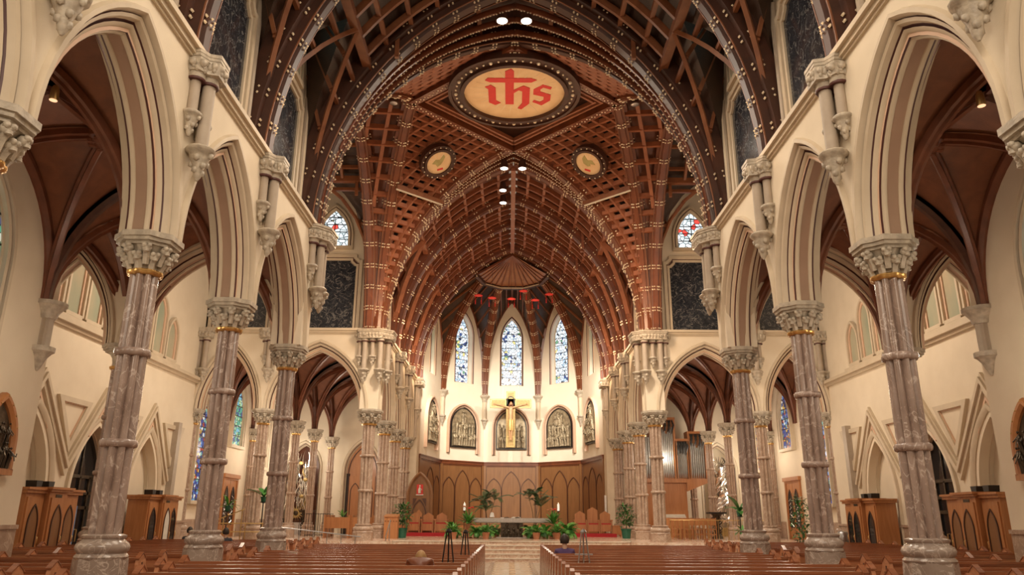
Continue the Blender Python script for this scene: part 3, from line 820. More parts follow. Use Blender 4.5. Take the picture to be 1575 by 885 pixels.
def roof_bay(G, u0, u1, half, zs, zc, parent, rafters=4, t0=0.5, zl=16.4, sides=(-1, 1), beam='roofbeam', panel='roofpanel', lun=True, strut=0.11, pw=1.0):
    # G(u along, l lateral, z); barrel between two arches with side lunettes
    um = (u0 + u1) / 2
    LW = half + 0.38
    def Q(t, sd):
        f, g = fg(t); return sd * (half + 0.36) * (1 - f), zs + (zc + 0.40 - zs) * g
    N = 8
    OUT = 0.30
    for sd in sides:
        mb = MB()
        rows = []
        for i in range(N + 1):
            t = t0 + (1 - t0) * i / N
            l, z = Q(t, sd)
            rows.append([G(u, l + sd * OUT * 0.7, z + OUT) for u in (u0, um, u1)])
        mb.grid(rows)
        for ua in (u0, u1):
            ra, rb, rw = [], [], []
            for i in range(N + 1):
                t = t0 * i / N; f, g = fg(t); l, z = Q(t, sd)
                fs, gs = fg(t / t0); us = ua + (um - ua) * fs ** pw
                ra.append(G(ua, l + sd * OUT * .7, z + OUT)); rb.append(G(us, l + sd * OUT * .7, z + OUT))
                rw.append(G(ua + (um - ua) * fs, sd * LW, zs + (zl - zs) * gs))
            mb.grid([ra, rb])
            if lun: mb.grid([rb, rw])
        mb.build('roof_boarding', panel, parent)
        # rafters
        for k in range(1, rafters + 1):
            u = u0 + (u1 - u0) * k / (rafters + 1)
            pts = []
            for i in range(N + 1):
                t = t0 + (1 - t0) * i / N; l, z = Q(t, sd); pts.append(G(u, l, z))
            b = MB()
            for a, c in zip(pts, pts[1:]): b.seg(a, c, 0.11, 0.20)
            b.build('rafter', beam, parent, smooth=0)
        # purlins
        for t in (t0, 0.58, 0.67, 0.76, 0.85, 0.93):
            l, z = Q(t, sd)
            th = 0.24 if t == t0 else 0.13
            MB().seg(G(u0, l, z - 0.02), G(u1, l, z - 0.02), th, th).build('purlin', beam, parent, smooth=0)
        # diagonal struts from the springings to the long purlin, short braces to the arches
        for ua in (u0, u1):
            sp = []
            for i in range(9):
                t = t0 * i / 8; l, z = Q(t, sd); sp.append(G(ua + (um - ua) * fg(t / t0)[0] ** pw, l * 0.985, z - 0.05))
            b = MB()
            for a, c in zip(sp, sp[1:]): b.seg(a, c, strut, strut)
            b.build('diagonal_strut', beam, parent, smooth=0)
            for t in (0.18, 0.27, 0.36, 0.44):
                l, z = Q(t, sd); fs, gs = fg(t / t0); us = ua + (um - ua) * fs ** pw
                MB().seg(G(ua, l, z), G(us, l, z), 0.10, 0.14).build('brace', beam, parent, smooth=0)
                zw = zs + (zl - zs) * gs
                if lun: MB().seg(G(us, l, z), G(us, sd * (LW - .05), zw - 0.1), 0.09, 0.12).build('brace', beam, parent, smooth=0)
        # posts with brackets under the long purlin
        for ua in (u0 + 0.35, u1 - 0.35):
            l, z = Q(0.62, sd)
            MB().seg(G(ua, l, z + 0.1), G(ua, l, z - 0.75), 0.12, 0.12).build('pendant_post', beam, parent, smooth=0)
    MB().seg(G(u0, 0, zc - 0.05), G(u1, 0, zc - 0.05), 0.22, 0.26).build('ridge_beam', beam, parent, smooth=0)
GN = lambda u, l, z: (l, u, z)
for y0, y1 in zip(CY, CY[1:]):
    c = empty('ceiling', kind='structure')
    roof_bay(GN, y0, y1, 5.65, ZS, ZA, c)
    for sd in (-1, 1):
        timber_arch((sd * 5.55, y1 if y1 < 19 else 19.75, ZS), (0, y1, ZA), c, 0.75 if y1 < 19 else 0.95, 0.55, 'roofdark')
for y0, y1 in zip(CH, CH[1:]):
    c = empty('ceiling', kind='structure')
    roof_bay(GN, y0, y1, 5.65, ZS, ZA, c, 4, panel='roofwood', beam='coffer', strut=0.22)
    for sd in (-1, 1):
        timber_arch((sd * 5.5, y1, ZS), (0, y1, ZA), c, 0.62, 0.5, 'roofwood')
for s in (-1, 1):
    GT = lambda u, l, z, s=s: (s * u, 25.85 + l, z)
    for u0, u1 in ((6.3, 10.2), (10.2, 13.6)):
        c = empty('ceiling', kind='structure')
        roof_bay(GT, u0, u1, 5.72, ZS, ZA, c, 3, t0=0.62, pw=2.6, zl=16.9)
        for sd in (-1, 1):
            timber_arch((s * u1, 25.85 + sd * 5.7, ZS), (s * u1, 25.85, ZA), c, 0.6, 0.5, 'roofwood')
# --- crossing
cx_ = empty('ceiling', kind='structure')
SY, EY, VX, VY = 22.5, 30.2, 4.0, 26.1
def patch(A, B, mat, parent, name, ns=1):
    MB().grid([[tuple(Vector(a).lerp(Vector(b), j / ns)) for a, b in zip(A, B)] for j in range(ns + 1)]).build(name, mat, parent)
def lattice(A, B, parent, nt, ns, t_from=0, bar=0.10, mat='coffer', depth=0.16, lift=-0.10):
    n = len(A) - 1
    def at(i, s_):
        i = min(n, max(0.0, i)); k = min(n - 1, int(i)); f = i - k
        return Vector(A[k]).lerp(Vector(A[k + 1]), f).lerp(Vector(B[k]).lerp(Vector(B[k + 1]), f), s_)
    wmax = (at(n, 1) - at(n, 0)).length
    for k in range(1, ns):
        # bars keep their distance from the arch and end where the field narrows to nothing
        dk = wmax * k / ns; q = []
        for i in range(25):
            j = t_from + (n - t_from) * i / 24; wj = (at(j, 1) - at(j, 0)).length
            if dk < wj - 0.05: q.append(at(j, dk / wj) + Vector((0, 0, lift)))
        if len(q) < 2: continue
        b = MB()
        for a, c in zip(q, q[1:]): b.seg(a, c, bar, depth)
        b.build('coffer_bar', mat, parent, smooth=0)
    for k in range(1, nt):
        i = t_from + (n - t_from) * (k / nt)
        MB().seg(at(i, 0) + Vector((0, 0, lift)), at(i, 1) + Vector((0, 0, lift)), bar, depth).build('coffer_bar', mat, parent, smooth=0)
    return at
NR = 24
for s in (-1, 1):
    for yc, ym, yo in ((20.15, SY, 19.75), (31.6, EY, 32.0)):
        corner = (s * 5.5, yc, ZS)
        tr = rib_pts((s * 5.6, yo, ZS), (0, yo, ZA), NR)
        lean = rib_pts(corner, (0, ym, ZA), NR)
        diag = rib_pts((s * 5.7, yc + (0.2 if yc < 25 else -0.2), ZS), (s * VX, VY, ZA - 0.1), NR)
        side = rib_pts((s * 6.0, yc + (0.3 if yc < 25 else -0.3), ZS), (s * 6.3, VY, ZA), NR)
        up = Vector((0, 0, 0.62))
        L = lambda P: [tuple(Vector(p) + up) for p in P]
        patch(L(tr), L(lean), 'roofdark' if yc < 25 else 'roofwood', cx_, 'soffit_boarding')
        L2 = lambda P: [tuple(Vector(p) + Vector((s * 0.25 * (1 - i / NR), 0, 0.45 + 0.55 * i / NR))) for i, p in enumerate(P)]
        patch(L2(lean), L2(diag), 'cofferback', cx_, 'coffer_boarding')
        patch(L(diag), L(side), 'roofwood', cx_, 'coffer_boarding')
        timber_arch((s * 5.5, yo, ZS), (0, yo, ZA), cx_, 0.95, 0.5, 'roofdark' if yc < 25 else 'roofwood') if yc > 25 else None
        timber_arch(corner, (0, ym, ZA), cx_, 0.70, 0.45, 'roofdark' if yc < 25 else 'roofwood')
        timber_arch((s * 5.75, yc + (0.2 if yc < 25 else -0.2), ZS), (s * VX, VY, ZA - 0.1), cx_, 0.62, 0.45, 'roofwood', every=0.78)
        timber_arch((s * 6.15, yc + (0.35 if yc < 25 else -0.35), ZS), (s * 6.3, VY, ZA), cx_, 0.62, 0.45, 'roofwood', every=0.78)
        lat = lattice(lean, diag, cx_, 24, 10, 3, 0.13, 'coffer', 0.20, 0.22)
        lattice(diag, side, cx_, 9, 3, 8, 0.15, 'coffer', 0.20, 0.22)
        # concentric fillets and posts of the broad soffit
        for k in (0.3, 0.55, 0.8):
            q = [Vector(a).lerp(Vector(b), k) + Vector((0, 0, 0.12)) for a, b in zip(tr, lean)]
            b = MB()
            for a, c in zip(q, q[1:]): b.seg(a, c, 0.10, 0.18)
            o = b.build('soffit_fillet', 'roofwood', cx_, smooth=0)
            bb = MB()
            for i in range(1, len(q) * 2):
                j = i / 2; a = q[min(len(q) - 1, int(j))]; c = q[min(len(q) - 1, int(j) + 1)]
                p = a.lerp(c, j - int(j)) + Vector((0, 0, -0.12))
                bb.octa(p, 0.035); bb.octa(p + Vector((-s * 0.11, 0, 0.05)), 0.035)
            bb.build('gilt_beads', 'bead', o, 'stuff', smooth=0)
        for k in range(12, NR, 3):
            MB().seg(Vector(tr[k]) + up, Vector(lean[k]) + up * 0.6, 0.14, 0.18).build('soffit_rafter', 'roofbeam', cx_, smooth=0)
        if yc > 25:
            # straight tie and round picture on the coffered triangle
            a, b_ = lat(15.2, 0.02), lat(15.2, 0.98)
            MB().seg(a + Vector((0, 0, -.2)), b_ + Vector((0, 0, -.2)), 0.16, 0.18).build('tie_beam', 'roofbeam', cx_, smooth=0)
            MB().seg(a + Vector((0, -.03, -.32)), b_ + Vector((0, -.03, -.32)), 0.05, 0.06).build('tie_fillet', 'trim', cx_, smooth=0)
            c0 = lat(19.2, 0.55); e1 = (lat(19.2, 0.8) - lat(19.2, 0.3)).normalized(); e2 = (lat(21, 0.55) - lat(17.5, 0.55)).normalized()
            nn = e1.cross(e2).normalized()
            if nn.z > 0: nn = -nn
            c0 = c0 + nn * 0.30
            xx = Vector((1, 0, 0)); xx = (xx - nn * xx.dot(nn)).normalized(); yy = nn.cross(xx)
            if yy.y > 0: yy = -yy
            H = fr(c0, xx, yy, nn)
            rd = thing('ceiling_medallion', f'small round painted bird medallion on the {SIDE[s]} of the coffered ceiling', 'medallion')
            circ = lambda r, n=32: [(r * cos(2 * pi * k / n), r * sin(2 * pi * k / n)) for k in range(n)]
            MB().prism(circ(0.56), H, 0.0, 0.06).build('painted_disc', 'disc', rd)
            rim = MB()
            for r1, r2, w_ in ((0.56, 0.66, 0.14), (0.66, 0.80, 0.06)):
                rim.grid([[H(u, v, -.2) for u, v in circ(r1)], [H(u, v, w_) for u, v in circ(r1)], [H(u, v, w_) for u, v in circ(r2)], [H(u, v, -.2) for u, v in circ(r2)]], closed_u=True)
            rim.build('rim', 'roofdark', rd)
            bb = MB()
            for k in range(18): bb.octa(H(0.73 * cos(k * pi / 9), 0.73 * sin(k * pi / 9), 0.09), 0.035)
            bb.build('rim_bead', 'bead', rd, 'stuff', smooth=0)
            bird = MB().prism([(-0.30, 0.02), (-0.12, 0.18), (0.05, 0.12), (0.25, 0.34), (0.30, 0.20), (0.20, 0.02), (0.08, -0.12), (-0.08, -0.20), (-0.15, -0.05)] if s < 0 else
                              [(0.30, 0.02), (0.14, 0.20), (-0.05, 0.14), (-0.22, 0.36), (-0.30, 0.16), (-0.22, -0.06), (-0.02, -0.16), (0.10, -0.10), (0.06, 0.0)], H, 0.06, 0.075)
            bird.build('painted_bird', 'olive', rd, smooth=0)
            for k in range(5):
                a_ = pi * (0.15 + 0.16 * k)
                MB().prism([(0.05 * cos(a_), 0.05 * sin(a_) + .05), (0.50 * cos(a_ + .04), 0.50 * sin(a_ + .04)), (0.50 * cos(a_ - .04), 0.50 * sin(a_ - .04))], H, 0.058, 0.066).build('painted_ray', 'disc2', rd, smooth=0)
            MB().box(-0.02 * s - 0.12, -0.02 * s + 0.14, -0.40, -0.31, 0.06, 0.072, F=H).build('red_lettering', 'letter', rd, smooth=0)
# diamond with the great medallion
Z0 = ZA + 0.25
MB().add([(0, SY, Z0), (VX, VY, Z0), (0, EY, Z0), (-VX, VY, Z0)], [(0, 1, 2, 3)]).build('diamond_boarding', 'roofdark', cx_, smooth=0)
corn = [(0, SY), (VX, VY), (0, EY), (-VX, VY)]
for i in range(4):
    a, b = Vector((*corn[i], ZA - 0.05)), Vector((*corn[(i + 1) % 4], ZA - 0.05))
    o = MB().seg(a, b, 0.30, 0.34).build('diamond_beam', 'roofwood', cx_, smooth=0)
    bb = MB()
    for k in range(22):
        p = a.lerp(b, (k + 0.5) / 22)
        for dx in ((-0.06, 0), (0.06, 0)): bb.octa(p + Vector((dx[0], dx[1], -0.19)), 0.035)
    bb.build('gilt_beads', 'bead', o, 'stuff', smooth=0)
    inw = (Vector((0, VY, ZA)) - (a + b) / 2).normalized()
    d = (b - a).normalized()
    for off in (0.40, 0.62):
        MB().seg(a + inw * off + d * off * 0.9 + Vector((0, 0, .02)), b + inw * off - d * off * 0.9 + Vector((0, 0, .02)), 0.09, 0.16).build('diamond_fillet', 'coffer', cx_, smooth=0)
MC = (0.0, 25.15)
md = thing('ceiling_medallion', 'large round medallion with red gothic letters ihs at the centre of the crossing ceiling', 'medallion', (MC[0], MC[1], 17.05))
H = fr((0, 0, 0), (1, 0, 0), (0, -1, 0), (0, 0, -1))
circ = lambda r, n=48: [(r * cos(2 * pi * k / n), r * sin(2 * pi * k / n)) for k in range(n)]
MB().prism(circ(1.90), H, -0.08, 0.0).build('painted_disc', 'disc', md)
rim = MB()
for r1, r2, w0, w1 in ((1.90, 2.05, -0.10, 0.16), (2.05, 2.38, -0.12, 0.05), (2.38, 2.50, -0.14, 0.12)):
    rim.grid([[H(u, v, w0) for u, v in circ(r1)], [H(u, v, w1) for u, v in circ(r1)], [H(u, v, w1) for u, v in circ(r2)], [H(u, v, w0) for u, v in circ(r2)]], closed_u=True)
rim.build('rim', 'roofdark', md)
bb = MB()
for k in range(48):
    bb.ball(H(2.21 * cos(k * pi / 24), 2.21 * sin(k * pi / 24), 0.07), 0.045 if k % 3 else 0.075, 6, 4)
bb.build('rim_bead', 'bead', md, 'stuff')
for k in range(26):
    a_ = 2 * pi * k / 26; r0 = 0.95; r1 = 1.45 + 0.35 * ((k * 7) % 5) / 5
    MB().prism([(r0 * cos(a_ - .03), r0 * sin(a_ - .03)), (r1 * cos(a_), r1 * sin(a_)), (r0 * cos(a_ + .03), r0 * sin(a_ + .03))], H, 0.0, 0.006).build('painted_ray', 'disc2', md, smooth=0)
# gothic letters i h s, the h ascender crossed into a cross
LET = {
 'letter_i': [[(-1.10, 0.42), (-0.88, 0.56), (-0.70, 0.36), (-0.70, -0.52), (-0.52, -0.70), (-0.74, -0.86), (-0.98, -0.66), (-0.98, 0.26)]],
 'letter_h': [[(-0.34, 1.45), (-0.12, 1.62), (-0.02, 1.45), (-0.02, -0.80), (-0.34, -0.80)],
              [(-1.08, 0.86), (-0.98, 1.02), (0.62, 1.02), (0.82, 0.90), (0.62, 0.74), (-0.90, 0.74)],
              [(-0.02, 0.22), (0.34, 0.52), (0.58, 0.36), (0.58, -0.72), (0.28, -1.16), (0.14, -1.08), (0.30, -0.72), (0.30, 0.14), (0.16, 0.22), (-0.02, 0.02)]],
 'letter_s': [[(0.72, 0.26), (1.06, 0.60), (1.40, 0.42), (1.36, 0.26), (1.20, 0.34), (1.08, 0.40), (0.98, 0.28), (0.98, 0.10), (0.72, -0.08)],
              [(0.72, -0.08), (0.98, 0.12), (1.38, -0.10), (1.38, -0.50), (1.06, -0.86), (0.70, -0.62), (0.76, -0.48), (0.98, -0.62), (1.12, -0.48), (1.12, -0.24)]],
}
for nm, polys in LET.items():
    mb = MB()
    for q_, P in enumerate(polys): mb.prism(P, H, 0.0, 0.015 + 0.006 * q_ + (0.003 if nm == 'letter_i' else 0))
    mb.build(nm, 'letter', md, smooth=0)
# spotlights in the roof
for i, (x, y, z, lab) in enumerate(((-0.42, 20.7, 16.95, 'oval white roof spotlight left of the ridge in front of the great medallion'), (0.36, 20.7, 16.95, 'oval white roof spotlight right of the ridge in front of the great medallion'),
                      (-0.42, 30.9, 16.70, 'oval white roof spotlight left of the ridge at the chancel arch crown'), (0.40, 30.9, 16.70, 'oval white roof spotlight right of the ridge at the chancel arch crown'),
                      (-0.5, 33.6, 16.85, 'oval white roof spotlight inside the chancel, nearer one'), (-0.5, 35.0, 16.8, 'oval white roof spotlight inside the chancel, farther one'),
                      (-4.4, 24.2, 16.85, 'oval white roof spotlight by the coffered panel on the left'), (4.4, 24.2, 16.85, 'oval white roof spotlight by the coffered panel on the right'))):
    t = thing('roof_spotlight', lab, 'spotlight', (x, y, z), 0, 'spotlights under the roof')
    MB().lathe([(0.12, 0.42), (0.15, 0.30), (0.19, 0.04), (0.20, 0.0), (0.175, 0.0)], 14).build('housing', 'roofdark', t)
    MB().lathe([(0.172, 0.02), (0.172, 0.0)], 14).build('lamp_face', 'bulb', t)
# --- apse vault
AP = [(-5.4, 44.6), (-4.55, 49.0), (-1.85, 51.3), (1.85, 51.3), (4.55, 49.0), (5.4, 44.6)]
ca = empty('ceiling', kind='structure')
HUB = (0.0, 43.8, ZA)
ribs = {}
for i, (x, y) in enumerate(AP):
    dx, dy = HUB[0] - x, HUB[1] - y; L_ = sqrt(dx * dx + dy * dy)
    p0 = (x + dx / L_ * 0.25, y + dy / L_ * 0.25, 9.55)
    if i in (0, 5): p0 = (x, y - 0.2, ZS)
    ribs[i] = rib_pts(p0, HUB, NR)
    timber_arch(p0, HUB, ca, 0.46, 0.36, 'roofwood', every=0.72)
for i in range(5):
    (xa, ya), (xb, yb) = AP[i], AP[i + 1]
    mx_, my_ = (xa + xb) / 2, (ya + yb) / 2
    top = 16.3 if i in (1, 2, 3) else 15.6
    for e, r in ((AP[i], ribs[i]), (AP[i + 1], ribs[i + 1])):
        A = [tuple(Vector(p) + Vector((0, 0, 0.40))) for p in r]
        B = []
        for k in range(NR + 1):
            f, g = fg(k / NR)
            B.append((e[0] + (mx_ - e[0]) * f, e[1] + (my_ - e[1]) * f, 9.55 + (top - 9.55) * g))
        # the upper end of every web runs along the ridge from the facet crown to the hub
        R2 = [tuple(Vector(B[-1]).lerp(Vector(A[-1]), j / 6)) for j in range(7)]
        mb = MB(); mb.grid([[tuple(Vector(a).lerp(Vector(b), j / 6)) for a, b in zip(A, B)] for j in range(7)])
        mb.build('vault_boarding', 'roofpanel', ca)
        for k in range(9, NR - 2, 3):
            MB().seg(Vector(A[k]) - Vector((0, 0, .12)), Vector(B[k]) - Vector((0, 0, .08)), 0.09, 0.12).build('brace', 'roofbeam', ca, smooth=0)
        w_ = MB()
        for a, b in zip(B, B[1:]): w_.seg(a, b, 0.20, 0.20)
        w_.build('wall_rib', 'roofwood', ca, smooth=0)
    MB().seg(Vector(B[-1]), Vector(HUB), 0.16, 0.18).build('ridge_beam', 'roofbeam', ca, smooth=0)
# fan of panels around the hub and its tie
kf = 18
fan = [Vector(ribs[i][kf]) - Vector((0, 0, 0.12)) for i in range(6)]
for a, b in zip(fan, fan[1:]):
    for q in range(3):
        p, r_ = a.lerp(b, q / 3), a.lerp(b, (q + 1) / 3)
        MB().add([tuple(p), tuple(r_), (HUB[0], HUB[1], HUB[2] - 0.15)], [(0, 1, 2)]).build('fan_panel', 'apexpanel', ca, smooth=0)
        MB().seg(p, Vector(HUB) - Vector((0, 0, .15)), 0.08, 0.12).build('fan_rib', 'roofwood', ca, smooth=0)
    MB().seg(a, b, 0.22, 0.30).build('ring_tie', 'roofdark', ca, smooth=0)
    MB().seg(a - Vector((0, .14, .1)), b - Vector((0, .14, .1)), 0.06, 0.06).build('tie_fillet', 'trim', ca, smooth=0)

# ------------------------------------------------------------------ apse wall, panelling, windows, reliefs
def relief_mesh(seed, w, h, vs, ap, mat='bronze', nfig=9):
    # carved plate crowded with standing figures
    rr = random.Random(seed)
    mb = MB()
    P = arc(0, vs, w, ap, -0.02, 8)
    mb.prism([(P[0][0], 0)] + P + [(P[-1][0], 0)], ID, 0.0, 0.06)
    def half(v):
        if v < vs: return w
        return w * max(0.05, 1 - ((v - vs) / ap) ** 1.6)
    rows = 3
    for r in range(rows):
        base = h * (0.02 + 0.27 * r)
        n = nfig - r * 2
        for k in range(n):
            hh = h * rr.uniform(0.30, 0.40)
            u = (k + 0.5 + rr.uniform(-.2, .2)) / n * 2 - 1
            lim = half(base + hh) - 0.10 * w
            u = u * lim
            bw = w * rr.uniform(0.09, 0.13)
            lean = rr.uniform(-.12, .12) * hh
            d0 = 0.06 + 0.02 * (rows - r)
            if base + hh > vs + ap * 0.85: continue
            pts = [(u, base, d0), (u + lean * .3, base + hh * .45, d0 + .04), (u + lean * .7, base + hh * .72, d0 + .05), (u + lean, base + hh * .86, d0 + .04)]
            mb.tube(pts, [bw * 1.0, bw * .8, bw * .95, bw * .35], 7)
            mb.ball((u + lean, base + hh * .95, d0 + .06), (bw * .45, bw * .55, bw * .45), 7, 5)
            mb.tube([(u + lean * .7 + bw * .8, base + hh * .75, d0 + .06), (u + bw * rr.uniform(.4, 1.3), base + hh * .55, d0 + .13), (u + bw * rr.uniform(-.6, .6), base + hh * rr.uniform(.5, .8), d0 + .15)], [bw * .3, bw * .26, bw * .2], 5)
            mb.tube([(u + lean * .7 - bw * .8, base + hh * .75, d0 + .06), (u - bw * rr.uniform(.4, 1.3), base + hh * .55, d0 + .13), (u - bw * rr.uniform(-.4, .8), base + hh * rr.uniform(.3, .6), d0 + .15)], [bw * .3, bw * .26, bw * .2], 5)
            for q in range(3):
                x = u + bw * (q - 1) * .5
                mb.tube([(x, base, d0 + bw * .8), (x + rr.uniform(-.03, .03), base + hh * .5, d0 + bw * .8)], [bw * .18, bw * .1], 4)
    return mb
wa = empty('wall_apse', kind='structure')
PT = 5.20
for i in range(5):
    (xa, ya), (xb, yb) = AP[i], AP[i + 1]
    A, B = Vector((xa, ya, 0)), Vector((xb, yb, 0))
    U = (B - A).normalized(); Wn = Vector((U.y, -U.x, 0))
    if Wn.y > 0 and i == 2: Wn = -Wn
    if Wn.dot(Vector((0, 44, 0)) - A) < 0: Wn = -Wn
    Lg = (B - A).length
    F = fr(A, U, (0, 0, 1), Wn)
    mid = Lg / 2
    WA_, WH_, WS_ = (0.74, 1.62, 13.5) if i in (1, 2, 3) else (0.58, 1.37, 13.2)
    mb = MB(); mb.box(-0.05, Lg + 0.05, PZ, 10.3, -0.6, 0, F=F); arch_plate(mb, F, -0.05, Lg + 0.05, 10.3, 17.0, mid, WS_, WA_, WH_, -0.6, 0.0, 10)
    mb.build('plaster_wall', 'apse', wa, smooth=0)
    mb = MB(); arch_sweep(mb, F, mid, WS_, WA_, WH_, [(-0.02, -0.1), (-0.02, 0.03), (0.02, 0.06), (0.06, 0.03), (0.06, 0.0)], 10, WS_ - 10.3, [0, 1, 1, 0])
    mb.build('window_arris', ['tan', 'maroon'], wa)
    # oak panelling with three pointed panels
    MB().box(0, Lg, PZ, PT - 0.12, 0.0, 0.08, F=F).build('oak_board', 'panel', wa, smooth=0)
    mb = MB()
    mb.box(-0.02, Lg + 0.02, PT - 0.24, PT - 0.07, 0, 0.14, F=F).box(-0.03, Lg + 0.03, PT - 0.07, PT, 0, 0.18, F=F).box(0, Lg, PT - 0.32, PT - 0.28, 0, 0.11, F=F)
    mb.build('cornice', 'roofwood', wa, smooth=0)
    for uu in (0.10, Lg - 0.10):
        MB().box(uu - 0.10, uu + 0.10, PZ, PT - 0.14, 0.08, 0.13, F=F).build('oak_pilaster', 'panel', wa, smooth=0)
        MB().box(uu + (0.10 if uu < 1 else -0.13), uu + (0.13 if uu < 1 else -0.10), PZ, PT - 0.14, 0.08, 0.12, F=F).build('dark_bead', 'panelline', wa, smooth=0)
    sc = (Lg - 0.44) / 3.26
    c_ = [(mid - 1.13 * sc, 0.50 * sc, 3.30, 0.85), (mid, 0.61 * sc, 3.45, 1.15), (mid + 1.13 * sc, 0.50 * sc, 3.30, 0.85)]
    for uc, a, vs, h in c_:
        mb = MB(); arch_sweep(mb, F, uc, vs, a, h, [(-0.02, 0.08), (-0.02, 0.125), (0.025, 0.125), (0.025, 0.08)], 8, vs - PZ - 0.5, closed=True)
        mb.build('pointed_panel_moulding', 'panelline', wa)
        mb = MB(); arch_face(mb, F, uc, vs, a, h, PZ + 0.5, 0.07, 0.10, 8, -0.08)
        mb.build('pointed_panel', 'panel', wa, smooth=0)
    MB().box(0, Lg, PZ, PZ + 0.45, 0.08, 0.14, F=F).build('panel_base', 'oak', wa, smooth=0)
    # relief under each window
    if i in (1, 2, 3): wdt, hgt = 0.98, 2.48
    else: wdt, hgt = 0.92, 2.48
    zb, vs_r, ap = 6.10, 7.45, 1.15
    rl = thing('relief_panel', ['bronze figure relief in a pointed frame, partly behind the left chancel pier', 'bronze figure relief in a pointed frame, left of the crucifix',
                                'bronze figure relief in a pointed frame, behind the crucifix', 'bronze figure relief in a pointed frame, right of the crucifix', 'bronze figure relief in a pointed frame, partly behind the right chancel pier'][i], 'relief', F(mid, 0, 0), group='bronze reliefs around the apse')
    F0 = fr((0, 0, 0), U, (0, 0, 1), Wn)
    mb = relief_mesh(11 + i, wdt, hgt, vs_r - zb, ap)
    mb.v = [F0(u, v + zb, w * 1.2 + 0.02) for u, v, w in mb.v]
    mb.build('carved_plate', 'bronze', rl, smooth=60)
    mb = MB(); arch_sweep(mb, F0, 0, vs_r, wdt, ap, [(-0.01, 0), (-0.01, 0.15), (0.035, 0.15), (0.035, 0)], 8, vs_r - zb, closed=True)
    mb.box(-wdt - 0.04, wdt + 0.04, zb - 0.07, zb, 0, 0.18, F=F0)
    mb.build('dark_frame', 'black', rl)
    mb = MB(); arch_sweep(mb, F0, 0, vs_r, wdt, ap, [(0.08, 0), (0.08, 0.10), (0.14, 0.16), (0.17, 0.10), (0.19, 0.10), (0.21, 0.20), (0.30, 0.20), (0.31, 0)], 8, vs_r - zb + 0.42, seg_mi=[0, 0, 1, 1, 0, 0, 0])
    mb.build('hood_moulding', ['tan', 'maroon'], rl)
    # window
    Fm = fr(F(mid, 0, -0.55), U, (0, 0, 1), Wn)
    if i in (1, 2, 3): window(Fm, 0, 10.42, 13.5, 0.72, 1.60, 'apseglass', 9, cols=1, depth=0.05)
    else: window(Fm, 0, 10.42, 13.2, 0.56, 1.35, 'greenglass', 8, cols=1, depth=0.05)
for i in range(1, 5):
    x, y = AP[i]
    dx, dy = -x, 44.0 - y; L_ = sqrt(dx * dx + dy * dy)
    c = empty('wall_shaft', (x + dx / L_ * 0.14, y + dy / L_ * 0.14, 0), 0, wa)
    MB().lathe([(0.14, 7.95), (0.14, 9.2)], 12).build('shaft', 'trim', c)
    MB().lathe([(0.14, 9.15), (0.17, 9.2), (0.15, 9.25), (0.2, 9.38), (0.32, 9.5), (0.34, 9.52), (0.34, 9.60)], 8).build('leaf_capital', 'capstone', c, smooth=20)
    MB().lathe([(0.02, 7.35), (0.06, 7.45), (0.05, 7.52), (0.13, 7.72), (0.16, 7.85), (0.24, 7.92), (0.24, 7.98), (0.15, 8.0)], 12).build('leaf_corbel', 'capstone', c)

